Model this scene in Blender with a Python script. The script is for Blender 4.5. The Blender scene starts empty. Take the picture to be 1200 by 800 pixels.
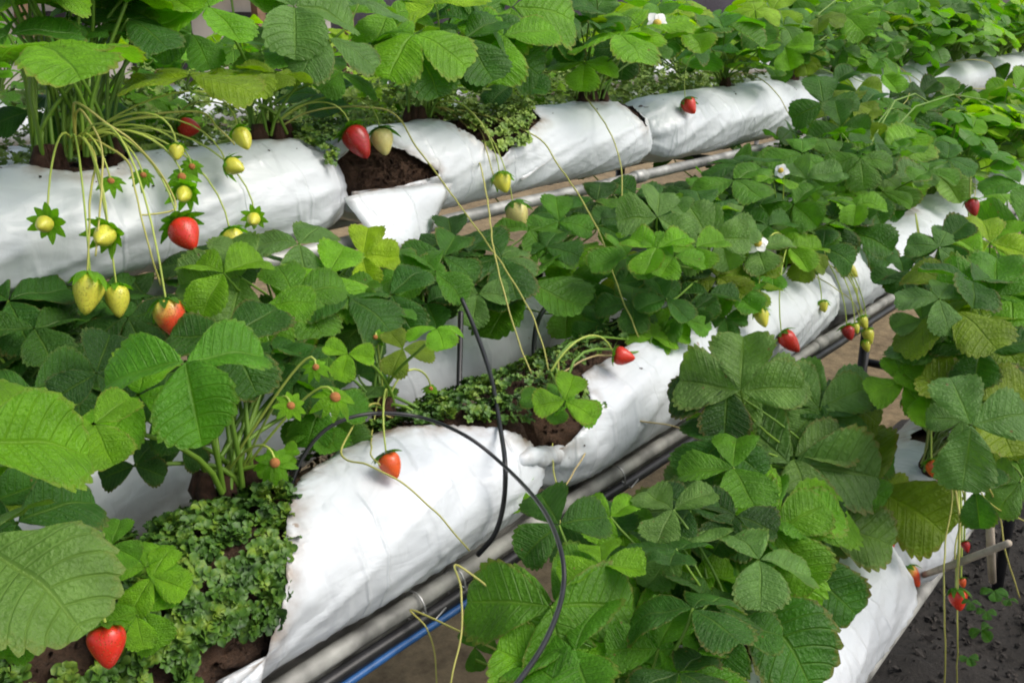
import bpy, math, random
from mathutils import Vector, Matrix, noise
random.seed(7)
C = bpy.context.scene.collection
PI = math.pi
# ------------------------------------------------------------------ camera frame
H = 1.5
pitch = math.atan(380/1150); cp, sp = math.cos(pitch), math.sin(pitch)
yaw = math.atan2(960, math.hypot(1150, 380)); cy, sy = math.cos(yaw), math.sin(yaw)
RT = Vector((sy, -cy, 0)); FH = Vector((cy, sy, 0)); UPZ = Vector((0, 0, 1))
FW = FH*cp - UPZ*sp; UC = FH*sp + UPZ*cp
CAM = Vector((0, 0, H))
def at(px, py, Y):                      # photo pixel at distance Y into the shelves -> point
    d = RT*(px-600) + UC*(400-py) + FW*1150
    return CAM + d*(Y/d.y)
def proj(v):
    q = Vector(v)-CAM; f = max(q.dot(FW), .05)
    return 600+1150*q.dot(RT)/f, 400-1150*q.dot(UC)/f, f
# rows of grow bags: (y, z of bag centre, half width, half height)
ROWS = {k: (v[0], v[1]+H, v[2], v[3]) for k, v in dict(
    top=(1.25, -.264, .10, .086), mid=(.78, -.563, .107, .089), inner=(1.1, -.555, .10, .085),
    bottom=(.40, -.785, .10, .085), back=(1.62, -.28, .10, .08), far=(3.3, -.33, .12, .09)).items()}

# ------------------------------------------------------------------ helpers
def tag(o, label=None, cat=None, group=None, kind=None):
    if label: o['label'] = label
    if cat: o['category'] = cat
    if group: o['group'] = group
    if kind: o['kind'] = kind
    return o
def link(name, me, mat=None, parent=None, mw=None):
    o = bpy.data.objects.new(name, me); C.objects.link(o)
    if mat and len(me.materials) == 0: me.materials.append(mat)
    if mw is not None: o.matrix_basis = mw
    if parent is not None:
        o.parent = parent
        o.matrix_parent_inverse = WM(parent).inverted()
    o['_'] = 0; del o['_']
    return o
def WM(o):
    m = o.matrix_basis.copy()
    return m if o.parent is None else WM(o.parent) @ o.matrix_parent_inverse @ m
def empty(name, loc, label, cat, group=None):
    o = bpy.data.objects.new(name, None); C.objects.link(o); o.location = loc
    o.empty_display_size = .02
    o.matrix_basis = Matrix.Translation(loc)
    return tag(o, label, cat, group)
class MB:
    def __init__(s): s.v, s.f, s.m, s.uv, s.at = [], [], [], [], []
    def add(s, vs, fs, mi=0):
        b = len(s.v); s.v += [tuple(v) for v in vs]
        s.f += [tuple(i+b for i in f) for f in fs]; s.m += [mi]*len(fs)
    def tube(s, pts, r, n=6, mi=0, caps=True):
        pts = [Vector(p) for p in pts]; k = len(pts)
        rr = r if isinstance(r, (list, tuple)) else [r]*k
        vs = []; prev = None
        for i, p in enumerate(pts):
            t = (pts[min(i+1, k-1)]-pts[max(i-1, 0)])
            t = t.normalized() if t.length > 1e-9 else Vector((0, 0, 1))
            if prev is None:
                a = t.orthogonal().normalized()
            else:
                a = prev - t*prev.dot(t)
                a = a.normalized() if a.length > 1e-6 else t.orthogonal().normalized()
            prev = a; b = t.cross(a)
            for j in range(n):
                w = 2*PI*j/n
                vs.append(p + (a*math.cos(w)+b*math.sin(w))*rr[i])
        fs = [(i*n+j, i*n+(j+1) % n, (i+1)*n+(j+1) % n, (i+1)*n+j) for i in range(k-1) for j in range(n)]
        if caps: fs += [tuple(reversed(range(n))), tuple((k-1)*n+j for j in range(n))]
        s.add(vs, fs, mi)
    def box(s, c, d, mi=0):
        x, y, z = c; a, b, e = d[0]/2, d[1]/2, d[2]/2
        vs = [(x+i*a, y+j*b, z+k*e) for i in (-1, 1) for j in (-1, 1) for k in (-1, 1)]
        s.add(vs, [(0, 1, 3, 2), (4, 6, 7, 5), (0, 4, 5, 1), (2, 3, 7, 6), (0, 2, 6, 4), (1, 5, 7, 3)], mi)
    def mesh(s, name, mats, smooth=True):
        me = bpy.data.meshes.new(name); me.from_pydata(s.v, [], s.f)
        for m in (mats if isinstance(mats, (list, tuple)) else [mats]): me.materials.append(m)
        if any(s.m): me.polygons.foreach_set('material_index', s.m)
        me.polygons.foreach_set('use_smooth', [smooth]*len(s.f)); me.update()
        return me
    def build(s, name, mats, parent=None, smooth=True):
        return link(name, s.mesh(name, mats, smooth), None, parent)
def bez(a, b, c, d, n=10):
    out = []
    for i in range(n+1):
        t = i/n; u = 1-t
        out.append(a*u**3 + b*3*u*u*t + c*3*u*t*t + d*t**3)
    return out
def spline(P, n=8):                     # Catmull-Rom through points
    P = [Vector(p) for p in P]; Q = [P[0]*2-P[1]]+P+[P[-1]*2-P[-2]]; out = []
    for i in range(1, len(Q)-2):
        for k in range(n):
            t = k/n; a, b, c, d = Q[i-1:i+3]
            out.append(.5*((2*b)+(c-a)*t+(2*a-5*b+4*c-d)*t*t+(3*b-a-3*c+d)*t**3))
    return out+[P[-1]]

# ------------------------------------------------------------------ materials
def mat(name):
    m = bpy.data.materials.new(name); m.use_nodes = True
    nt = m.node_tree; b = nt.nodes['Principled BSDF']
    def N(t, **k):
        n = nt.nodes.new(t)
        for a, v in k.items():
            if a in n.inputs: n.inputs[a].default_value = v
            else: setattr(n, a, v)
        return n
    return m, nt, b, N, nt.links.new
def ramp(N, stops, interp='LINEAR'):
    n = N('ShaderNodeValToRGB'); e = n.color_ramp.elements; n.color_ramp.interpolation = interp
    e[0].position, e[0].color = stops[0][0], (*stops[0][1], 1); e[1].position, e[1].color = stops[1][0], (*stops[1][1], 1)
    for p, c in stops[2:]:
        q = e.new(p); q.color = (*c, 1)
    return n
def mixc(N, L, fac, a, b, mode='MIX'):
    n = N('ShaderNodeMix', data_type='RGBA', blend_type=mode)
    for i, x in ((0, fac), (6, a), (7, b)):
        if hasattr(x, 'links'): L(x, n.inputs[i])
        else: n.inputs[i].default_value = x if i == 0 else (*x, 1)
    return n.outputs[2]
def math_(N, L, op, a, b=0.0, c=0.0):
    n = N('ShaderNodeMath', operation=op)
    for i, x in enumerate((a, b, c)):
        if hasattr(x, 'links'): L(x, n.inputs[i])
        else: n.inputs[i].default_value = x
    return n.outputs[0]
def simple(name, col, rough=.6, metal=0, nscale=40, var=.25, bump=.1, spec=.5):
    m, nt, b, N, L = mat(name)
    tc = N('ShaderNodeTexCoord'); nz = N('ShaderNodeTexNoise', Scale=nscale, Detail=5.0)
    L(tc.outputs['Object'], nz.inputs['Vector'])
    r = ramp(N, [(.3, tuple(c*(1-var) for c in col)), (.7, tuple(min(1, c*(1+var)) for c in col))])
    L(nz.outputs[0], r.inputs[0]); L(r.outputs[0], b.inputs['Base Color'])
    b.inputs['Roughness'].default_value = rough; b.inputs['Metallic'].default_value = metal
    b.inputs['Specular IOR Level'].default_value = spec
    if bump:
        bp = N('ShaderNodeBump', Strength=bump, Distance=.003); L(nz.outputs[0], bp.inputs['Height']); L(bp.outputs[0], b.inputs['Normal'])
    return m
def leaf_material():
    m, nt, b, N, L = mat('strawberry_leaf')
    oi = N('ShaderNodeObjectInfo'); uv = N('ShaderNodeUVMap', uv_map='leaf'); sep = N('ShaderNodeSeparateXYZ')
    L(uv.outputs[0], sep.inputs[0]); U, V = sep.outputs[0], sep.outputs[1]
    av = math_(N, L, 'ABSOLUTE', V)
    # veins: lateral at whole numbers of 9*u, plus midrib
    ph = math_(N, L, 'FRACT', math_(N, L, 'MULTIPLY', U, 8.0))
    dv = math_(N, L, 'ABSOLUTE', math_(N, L, 'SUBTRACT', ph, .5))
    lat = N('ShaderNodeMapRange', interpolation_type='SMOOTHSTEP'); L(dv, lat.inputs[0])
    for i, x in ((1, .10), (2, 0.0), (3, 0.0), (4, 1.0)): lat.inputs[i].default_value = x
    mid = N('ShaderNodeMapRange', interpolation_type='SMOOTHSTEP'); L(av, mid.inputs[0])
    for i, x in ((1, .07), (2, .01), (3, 0.0), (4, 1.0)): mid.inputs[i].default_value = x
    vein = math_(N, L, 'MAXIMUM', math_(N, L, 'MULTIPLY', lat.outputs[0], .55), mid.outputs[0])
    tc = N('ShaderNodeTexCoord'); nz = N('ShaderNodeTexNoise', Scale=2.2, Detail=4.0); L(tc.outputs['Object'], nz.inputs['Vector'])
    nf = N('ShaderNodeTexNoise', Scale=22.0, Detail=3.0); L(tc.outputs['Object'], nf.inputs['Vector'])
    base = oi.outputs['Color']
    r = ramp(N, [(.3, (.72, .74, .7)), (.7, (1.25, 1.22, 1.2))]); L(nz.outputs[0], r.inputs[0])
    c1 = mixc(N, L, 1.0, base, r.outputs[0], 'MULTIPLY')
    lighter = mixc(N, L, .35, c1, (.36, .52, .10))
    c2 = mixc(N, L, math_(N, L, 'MULTIPLY', vein, .42), c1, lighter)
    # aged margin
    e = N('ShaderNodeMapRange', interpolation_type='SMOOTHSTEP'); L(math_(N, L, 'ADD', av, math_(N, L, 'MULTIPLY', math_(N, L, 'SUBTRACT', nf.outputs[0], .5), .35)), e.inputs[0])
    for i, x in ((1, .86), (2, 1.02), (3, 0.0), (4, 1.0)): e.inputs[i].default_value = x
    ef = math_(N, L, 'MULTIPLY', e.outputs[0], math_(N, L, 'MULTIPLY_ADD', oi.outputs['Random'], .55, -.04))
    edgec = mixc(N, L, oi.outputs['Random'], (.30, .30, .07), (.25, .13, .045))
    c3 = mixc(N, L, ef, c2, edgec)
    # rare brown specks
    vo = N('ShaderNodeTexVoronoi', Scale=3.1); L(tc.outputs['Object'], vo.inputs['Vector'])
    sp_ = N('ShaderNodeMapRange'); L(vo.outputs['Distance'], sp_.inputs[0])
    for i, x in ((1, .10), (2, .04), (3, 0.0), (4, .7)): sp_.inputs[i].default_value = x
    gate = math_(N, L, 'GREATER_THAN', math_(N, L, 'FRACT', math_(N, L, 'MULTIPLY', oi.outputs['Random'], 13.7)), .72)
    c4 = mixc(N, L, math_(N, L, 'MULTIPLY', sp_.outputs[0], gate), c3, (.20, .11, .04))
    L(c4, b.inputs['Base Color'])
    b.inputs['Roughness'].default_value = .5; b.inputs['Specular IOR Level'].default_value = .36
    rr = N('ShaderNodeMapRange'); L(nf.outputs[0], rr.inputs[0]); rr.inputs[3].default_value = .34; rr.inputs[4].default_value = .56
    L(rr.outputs[0], b.inputs['Roughness'])
    h = math_(N, L, 'SUBTRACT', math_(N, L, 'MULTIPLY', nf.outputs[0], .35), math_(N, L, 'MULTIPLY', vein, .9))
    bp = N('ShaderNodeBump', Strength=.5, Distance=.02); L(h, bp.inputs['Height']); L(bp.outputs[0], b.inputs['Normal'])
    tr = N('ShaderNodeBsdfTranslucent'); L(mixc(N, L, 1.0, c4, (1.5, 1.75, .25), 'MULTIPLY'), tr.inputs[0]); L(bp.outputs[0], tr.inputs['Normal'])
    ms = N('ShaderNodeMixShader'); ms.inputs[0].default_value = .42
    L(b.outputs[0], ms.inputs[1]); L(tr.outputs[0], ms.inputs[2])
    L(ms.outputs[0], nt.nodes['Material Output'].inputs[0])
    return m
def stem_material(name, c1, c2):
    m, nt, b, N, L = mat(name)
    oi = N('ShaderNodeObjectInfo'); tc = N('ShaderNodeTexCoord')
    nz = N('ShaderNodeTexNoise', Scale=18.0, Detail=3.0); L(tc.outputs['Object'], nz.inputs['Vector'])
    f = math_(N, L, 'MULTIPLY_ADD', nz.outputs[0], .8, math_(N, L, 'MULTIPLY_ADD', oi.outputs['Random'], .5, -.15))
    L(mixc(N, L, f, c1, c2), b.inputs['Base Color'])
    b.inputs['Roughness'].default_value = .5
    b.inputs['Subsurface Weight'].default_value = 0
    return m
def film_material():
    m, nt, b, N, L = mat('white_film')
    tc = N('ShaderNodeTexCoord'); at_ = N('ShaderNodeAttribute', attribute_name='dirt')
    mp = N('ShaderNodeMapping'); mp.inputs['Scale'].default_value = (1, 2.2, 2.2); L(tc.outputs['Object'], mp.inputs[0])
    n1 = N('ShaderNodeTexNoise', Scale=9.0, Detail=6.0, Distortion=.6); L(mp.outputs[0], n1.inputs['Vector'])
    n2 = N('ShaderNodeTexNoise', Scale=55.0, Detail=5.0); L(tc.outputs['Object'], n2.inputs['Vector'])
    n3 = N('ShaderNodeTexNoise', Scale=5.0, Detail=7.0, Roughness=.7); L(tc.outputs['Object'], n3.inputs['Vector'])
    rg = ramp(N, [(.50, (0, 0, 0)), (.78, (1, 1, 1))]); L(n3.outputs[0], rg.inputs[0])
    base = mixc(N, L, math_(N, L, 'MULTIPLY', rg.outputs[0], .35), (.60, .635, .665), (.50, .53, .54))
    # stains
    df = math_(N, L, 'MULTIPLY', at_.outputs['Fac'], math_(N, L, 'ADD', math_(N, L, 'MULTIPLY_ADD', n2.outputs[0], 1.6, -1.5), math_(N, L, 'MULTIPLY', n1.outputs[0], 2.1))); dc = N('ShaderNodeClamp'); L(df, dc.inputs[0])
    c = mixc(N, L, dc.outputs[0], base, (.20, .13, .07))
    vo = N('ShaderNodeTexVoronoi', Scale=16.0, Randomness=1.0); L(tc.outputs['Object'], vo.inputs['Vector'])
    sk = N('ShaderNodeMapRange'); L(vo.outputs['Distance'], sk.inputs[0])
    for i, x in ((1, .075), (2, .045), (3, 0.0), (4, .75)): sk.inputs[i].default_value = x
    sg = math_(N, L, 'MULTIPLY', sk.outputs[0], math_(N, L, 'GREATER_THAN', n3.outputs[0], .54))
    c = mixc(N, L, sg, c, (.22, .15, .09))
    L(c, b.inputs['Base Color'])
    b.inputs['Roughness'].default_value = .32; b.inputs['Specular IOR Level'].default_value = .5
    mq = N('ShaderNodeMapping'); mq.inputs['Scale'].default_value = (1.0, .45, .45); mq.inputs['Rotation'].default_value = (0, .5, .35); L(tc.outputs['Object'], mq.inputs[0])
    n4 = N('ShaderNodeTexNoise', Scale=20.0, Detail=2.0, Distortion=.8); L(mq.outputs[0], n4.inputs['Vector'])
    crease = math_(N, L, 'ABSOLUTE', math_(N, L, 'SUBTRACT', n4.outputs[0], .5))
    crease = math_(N, L, 'MINIMUM', crease, .09)
    fold = math_(N, L, 'ABSOLUTE', math_(N, L, 'SUBTRACT', n1.outputs[0], .5))
    h = math_(N, L, 'ADD', math_(N, L, 'MULTIPLY', fold, .35), math_(N, L, 'MULTIPLY', crease, .25))
    mf = N('ShaderNodeMapping'); mf.inputs['Scale'].default_value = (1.0, .22, .22); mf.inputs['Rotation'].default_value = (0, .25, .3); L(tc.outputs['Object'], mf.inputs[0])
    n5 = N('ShaderNodeTexNoise', Scale=15.0, Detail=1.5, Distortion=.35); L(mf.outputs[0], n5.inputs['Vector'])
    line = N('ShaderNodeMapRange', interpolation_type='SMOOTHSTEP'); L(math_(N, L, 'ABSOLUTE', math_(N, L, 'SUBTRACT', n5.outputs[0], .5)), line.inputs[0])
    for i, x in ((1, .05), (2, 0.0), (3, 0.0), (4, .20)): line.inputs[i].default_value = x
    h = math_(N, L, 'ADD', h, math_(N, L, 'MULTIPLY', line.outputs[0], n3.outputs[0]))
    bp = N('ShaderNodeBump', Strength=.6, Distance=.022); L(h, bp.inputs['Height']); L(bp.outputs[0], b.inputs['Normal'])
    return m
def soil_material(name, a, bcol, sc=60):
    m, nt, b, N, L = mat(name)
    tc = N('ShaderNodeTexCoord'); nz = N('ShaderNodeTexNoise', Scale=float(sc), Detail=8.0, Roughness=.75); L(tc.outputs['Object'], nz.inputs['Vector'])
    n2 = N('ShaderNodeTexNoise', Scale=sc/14, Detail=4.0); L(tc.outputs['Object'], n2.inputs['Vector'])
    r = ramp(N, [(.32, a), (.72, bcol)])
    L(math_(N, L, 'MULTIPLY_ADD', n2.outputs[0], .35, math_(N, L, 'MULTIPLY', nz.outputs[0], .68)), r.inputs[0]); L(r.outputs[0], b.inputs['Base Color'])
    b.inputs['Roughness'].default_value = .95
    bp = N('ShaderNodeBump', Strength=1.0, Distance=.01); L(nz.outputs[0], bp.inputs['Height']); L(bp.outputs[0], b.inputs['Normal'])
    return m
def berry_material(name, skin, seed, tipc=None, amt=0.0):
    m, nt, b, N, L = mat(name)
    uv = N('ShaderNodeUVMap', uv_map='leaf'); tc = N('ShaderNodeTexCoord')
    vo = N('ShaderNodeTexVoronoi', Scale=14.0, Randomness=.45); L(tc.outputs['Object'], vo.inputs['Vector'])
    sk = N('ShaderNodeMapRange', interpolation_type='SMOOTHSTEP'); L(vo.outputs['Distance'], sk.inputs[0])
    for i, x in ((1, .30), (2, .16), (3, 0.0), (4, 1.0)): sk.inputs[i].default_value = x
    nz = N('ShaderNodeTexNoise', Scale=2.0, Detail=3.0); L(tc.outputs['Object'], nz.inputs['Vector'])
    col = skin
    if tipc:
        s = N('ShaderNodeSeparateXYZ'); L(tc.outputs['Object'], s.inputs[0])
        g = math_(N, L, 'ADD', math_(N, L, 'MULTIPLY_ADD', s.outputs[2], -1.1, math_(N, L, 'MULTIPLY', s.outputs[0], .9)), math_(N, L, 'MULTIPLY_ADD', nz.outputs[0], 1.6, -1.25+amt))
        gc = N('ShaderNodeMapRange', interpolation_type='SMOOTHSTEP'); L(g, gc.inputs[0])
        gc.inputs[1].default_value = -.35; gc.inputs[2].default_value = .75
        col = mixc(N, L, gc.outputs[0], skin, tipc)
    else:
        col = mixc(N, L, nz.outputs[0], tuple(c*.8 for c in skin), tuple(min(1, c*1.2) for c in skin))
    L(mixc(N, L, math_(N, L, 'MULTIPLY', sk.outputs[0], .55), col, seed), b.inputs['Base Color'])
    b.inputs['Roughness'].default_value = .3
    b.inputs['Subsurface Weight'].default_value = .15; b.inputs['Subsurface Radius'].default_value = (.01, .004, .002)
    b.inputs['Subsurface Scale'].default_value = .3
    bp = N('ShaderNodeBump', Strength=.8, Distance=.08); L(math_(N, L, 'MULTIPLY', sk.outputs[0], -1.0), bp.inputs['Height']); L(bp.outputs[0], b.inputs['Normal'])
    return m
LEAF = leaf_material()
STEM = stem_material('green_petiole', (.085, .20, .015), (.18, .30, .03))
STALK = stem_material('fruit_stalk', (.26, .38, .05), (.46, .52, .10))
RUN = stem_material('runner_stem', (.32, .36, .06), (.50, .44, .13))
DRYS = stem_material('dry_runner', (.42, .30, .10), (.50, .42, .20))
FILM = film_material()
SOIL = soil_material('coco_peat', (.020, .011, .006), (.17, .088, .045), 260)
GROUND = soil_material('earth', (.07, .046, .024), (.40, .30, .165), 14)
DARKSOIL = soil_material('black_gravel_soil', (.003, .0027, .0024), (.042, .036, .030), 60)
GRAVM = soil_material('dark_clods', (.006, .005, .0045), (.085, .073, .062), 30)
CROWNM = soil_material('crown_bark', (.03, .015, .008), (.12, .05, .03), 120)
GREY = simple('galvanised_pipe', (.34, .34, .33), .5, .4, 22, .5, .12)
GREYP = simple('grey_plastic_channel', (.27, .27, .25), .55, 0, 22, .6, .2)
BLACK = simple('black_polythene', (.018, .018, .020), .38, 0, 40, .4, .05)
BLUE = simple('blue_hose', (.03, .11, .30), .35, 0, 40, .25, .03)
WIRE = simple('tie_wire', (.5, .5, .5), .4, .8, 40, .2, 0)
WOODM = simple('weathered_stick', (.36, .31, .24), .85, 0, 30, .3, .4)
NET = simple('dark_shade_net', (.030, .026, .038), .8, 0, 30, .4, .2)
PALE = simple('pale_render', (.62, .60, .56), .8, 0, 6, .12, .1)
TIMBER = simple('brown_timber', (.20, .12, .07), .8, 0, 12, .3, .3)
PETAL = simple('white_petal', (.85, .85, .80), .5, 0, 30, .05, 0)
YELLOWC = simple('flower_centre', (.55, .40, .05), .7, 0, 60, .3, .3)
BROWNC = simple('spent_flower', (.38, .15, .04), .8, 0, 50, .4, .4)
RED = berry_material('ripe_berry', (.62, .030, .014), (.62, .30, .05))
DEEP = berry_material('dark_ripe_berry', (.36, .012, .012), (.5, .22, .05))
ORANGE = berry_material('orange_red_berry', (.70, .10, .02), (.65, .40, .08))
GREENB = berry_material('unripe_berry', (.62, .60, .07), (.34, .30, .04))
CREAMB = berry_material('pale_unripe_berry', (.62, .56, .20), (.36, .28, .06))
BLUSH = berry_material('half_ripe_berry', (.62, .54, .08), (.45, .30, .05), (.62, .06, .02), .22)
MOSSM, nt_, b_, N_, L_ = mat('liverwort')
_oi = N_('ShaderNodeTexCoord'); _nz = N_('ShaderNodeTexNoise', Scale=38.0, Detail=6.0, Roughness=.7); L_(_oi.outputs['Object'], _nz.inputs['Vector'])
_r = ramp(N_, [(.34, (.014, .045, .006)), (.68, (.20, .29, .022)), (.5, (.055, .14, .010))]); L_(_nz.outputs[0], _r.inputs[0]); L_(_r.outputs[0], b_.inputs['Base Color']); b_.inputs['Roughness'].default_value = .55
CLOVM, nt_, b_, N_, L_ = mat('bright_seedling')
_oi = N_('ShaderNodeTexCoord'); _nz = N_('ShaderNodeTexNoise', Scale=30.0, Detail=3.0); L_(_oi.outputs['Object'], _nz.inputs['Vector'])
_r = ramp(N_, [(.3, (.10, .20, .03)), (.7, (.30, .42, .06))]); L_(_nz.outputs[0], _r.inputs[0]); L_(_r.outputs[0], b_.inputs['Base Color']); b_.inputs['Roughness'].default_value = .55

# ------------------------------------------------------------------ leaf blades
def leaflet(mb_v, mb_f, mb_uv, org, ang, L, W, rnd, nu, nv, fold, curl, teeth=True, nveins=8):
    ca, sa = math.cos(ang), math.sin(ang); b0 = len(mb_v)
    ox = rnd.uniform(0, 50); tw = rnd.uniform(-.25, .25); wav = rnd.uniform(.04, .10); side = rnd.uniform(-.18, .18)
    for i in range(nu+1):
        u = i/nu
        w = W*.5*max(0, math.sin(PI*min(1, u**.92)))**.68*1.0
        saw = (u*nveins+.5) % 1.0
        for j in range(-nv, nv+1):
            v = j/nv; a = abs(v)
            ww = w
            if teeth and a > .99:
                ww = w*(1+.15*(saw if saw < .75 else (1-saw)*3)-.03)
            x = v*ww
            y = L*(u*.985+.015) + .55*a*ww*(1+ (.12*saw if (teeth and a > .99) else 0))
            y *= 1.0
            r = y/L
            cor = .017*L*(abs(math.sin(PI*(u*nveins-.5+.5)))-.6)*min(1, a*2.5)*(1-.35*a)
            z = (fold+side*(1 if x > 0 else -1))*abs(x)*(1-.35*abs(x)/L) - curl*L*r*r + cor + tw*x*r
            z += wav*L*noise.noise(Vector((x/L*2.3+ox, y/L*2.3, 0)))
            z -= .10*L*(a**3)*min(1, w/(W*.4))*(.5+noise.noise(Vector((u*3+ox, v, 5))))
            X, Y = x*ca+y*sa, -x*sa+y*ca
            mb_v.append((org[0]+X, org[1]+Y, org[2]+z)); mb_uv.append((u, v))
    n = 2*nv+1
    for i in range(nu):
        for j in range(2*nv):
            mb_f.append((b0+i*n+j, b0+i*n+j+1, b0+(i+1)*n+j+1, b0+(i+1)*n+j))
def leaf_mesh(seed, hi=True, angles=None, cup=None):
    rnd = random.Random(seed); v, f, uv = [], [], []
    nu, nv = (40, 6) if hi else (12, 2)
    fold = rnd.uniform(.02, .62) if cup is None else cup
    curl = rnd.uniform(.02, .42)
    spread = rnd.uniform(1.35, 1.95)
    for k, a in enumerate(angles or (0, spread, -spread)):
        L = 1.0 if k == 0 else rnd.uniform(.88, 1.0)
        leaflet(v, f, uv, (0, 0, 0), a+rnd.uniform(-.06, .06), L, L*rnd.uniform(.88, 1.06), rnd, nu, nv, fold+rnd.uniform(-.08, .08), curl+rnd.uniform(-.08, .08), hi)
    me = bpy.data.meshes.new('leaf_blade'); me.from_pydata(v, [], f); me.materials.append(LEAF)
    lay = me.uv_layers.new(name='leaf'); lay.data.foreach_set('uv', [c for l in me.loops for c in uv[l.vertex_index]])
    me.polygons.foreach_set('use_smooth', [True]*len(f)); me.update()
    return me
HI = [leaf_mesh(100+i) for i in range(16)]
LO = [leaf_mesh(300+i, False) for i in range(8)]
NAR = [leaf_mesh(500+i, True, (0, 2.35+.1*i, -2.45+.1*i)) for i in range(6)]   # side leaflets folded back
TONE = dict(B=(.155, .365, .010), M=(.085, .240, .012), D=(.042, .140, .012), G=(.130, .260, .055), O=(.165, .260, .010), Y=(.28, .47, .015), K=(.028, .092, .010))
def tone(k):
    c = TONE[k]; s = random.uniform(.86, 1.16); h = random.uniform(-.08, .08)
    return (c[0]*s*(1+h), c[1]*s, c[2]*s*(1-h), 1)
def frame(tip, n, L):
    n = n.normalized(); t = (tip - n*tip.dot(n))
    if t.length < 1e-4: t = n.orthogonal()
    t.normalize(); x = t.cross(n)
    m = Matrix((x, t, n)).transposed().to_4x4()
    return m @ Matrix.Scale(L, 4)

# ------------------------------------------------------------------ plants
class Plant: pass
NPL = [0]
def plant(row, x, label, group, dy=0.0, z=None, stem=True, spread=.014, thick=.0017):
    yc, zc, a, b = ROWS[row]
    p = Plant(); p.row = row; p.spread = spread; p.thick = thick; p.c = Vector((x, yc+dy, (zc+b*.93) if z is None else z))
    p.root = empty('strawberry_plant', p.c, label, 'strawberry plant', group)
    if stem:
        m = MB()
        for k in range(3 if spread < .02 else 8):
            o = Vector((random.uniform(-.85, .85)*spread, random.uniform(-.012, .012), 0))
            m.tube([p.c+o+Vector((0, 0, -.012)), p.c+o*1.3+Vector((0, 0, .012)), p.c+o*1.2+Vector((0, 0, .030))], [.010, .011, .006], 7)
        m.build('crown', CROWNM, p.root)
    return p
def add_leaf(p, J, tip, n, L, tn='M', me=None, pet=True, base=None, stemr=.0017):
    mw = Matrix.Translation(J) @ frame(tip, n, L)
    o = link('leaf', me or random.choice(HI), None, p.root, mw)
    o.color = tone(tn)
    if pet:
        c = (base or p.c) + Vector((random.uniform(-1, 1)*p.spread, random.uniform(-1, 1)*min(p.spread, .025), .012)); stemr = p.thick
        d = (J-c); Lh = d.length
        t = (tip - n.normalized()*tip.dot(n.normalized())).normalized()
        p1 = c + Vector((d.x*.12, d.y*.12, max(.35*Lh, d.z*.45)))
        p2 = J - t*.16*Lh - n.normalized()*.22*Lh
        pts = bez(c, p1, p2, J, 9)
        m = MB(); m.tube(pts, [stemr*(1.35-.5*i/9) for i in range(10)], 6, caps=False)
        m.build('petiole', STEM, o)
    return o
def hero(p, px, py, Y, size, ang, f=.5, tn='M', me=None, pet=True, jit=.20):
    J = at(px, py, Y); d = proj(J)[2]
    if len(tn) > 1: me = random.choice(NAR); tn = tn[0]
    a = math.radians(ang); tip = RT*math.cos(a) + UC*math.sin(a)
    tc = (CAM-J).normalized()
    n = UPZ*(1-f) + tc*f + Vector((random.uniform(-1, 1), random.uniform(-1, 1), 0))*jit
    n.normalize(); k = tc.dot(n)
    if k > .2: tip = tip - tc*(tip.dot(n)/k)
    return add_leaf(p, J, tip, n, size*d/1150, tn, me, pet)
KEEP = [  # photo areas that stay open, with the largest Y a leaf in front of them can have
 (1.24, [(150,165),(370,150),(405,240),(330,260),(190,250),(100,330),(0,335),(0,200),(110,205)]),
 (1.24, [(390,165),(430,138),(520,138),(560,170),(600,235),(530,250),(480,305),(430,290),(400,245)]),
 (1.24, [(585,190),(640,145),(790,125),(940,108),(970,135),(830,190),(590,240)]),
 (.80, [(340,560),(440,515),(600,515),(660,520),(640,570),(560,650),(300,795),(330,700)]),
 (.82, [(680,440),(800,400),(835,430),(780,490),(660,560),(650,500)]),
 (.80, [(850,385),(935,330),(1050,290),(1060,330),(940,415),(880,395)]),
 (.80, [(190,590),(340,580),(345,700),(310,790),(230,790),(180,640)]),
 (1.05, [(480,440),(600,380),(640,500),(500,510),(400,510),(400,440)]),
 (.62, [(950,690),(1040,640),(1080,600),(1110,620),(1090,680),(1040,800),(930,800),(920,740)]),
 (.8, [(380,800),(560,670),(550,800)]), (.8, [(1005,370),(1065,330),(1070,440),(1010,450)]), (.8, [(1050,720),(1110,600),(1200,600),(1200,800),(1020,800)]),
 (1.2, [(30,200),(300,150),(310,300),(230,400),(170,395),(80,370)]),
 (1.2, [(540,140),(640,120),(740,370),(700,400),(560,280)]),
 (.76, [(1055,228),(1140,222),(1135,285),(1062,290)]),
 (1.2, [(985,95),(1200,75),(1200,105),(1000,135)]),
 (.62, [(1030,495),(1085,490),(1115,560),(1050,565)]),
 (1.0, [(100,480),(260,480),(345,560),(345,600),(180,610),(100,560)]),
 (.9, [(640,400),(700,400),(700,500),(640,500)]),
 (3.0, [(800,0),(900,0),(900,12),(800,15)]),
]
def inside(pt, poly):
    x, y = pt; r = False; n = len(poly)
    for i in range(n):
        (x1, y1), (x2, y2) = poly[i], poly[i-1]
        if (y1 > y) != (y2 > y) and x < (x2-x1)*(y-y1)/(y2-y1)+x1: r = not r
    return r
def blocked(J, L):
    px, py, d = proj(J); s = L*1150/d
    for Y, poly in KEEP:
        if J.y < Y:
            for dx, dy in ((0, 0), (.8, 0), (-.8, 0), (0, .7), (0, -.7), (.55, .5), (-.55, .5), (.55, -.5), (-.55, -.5)):
                if inside((px+dx*s, py+dy*s), poly): return True
    return False
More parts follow.
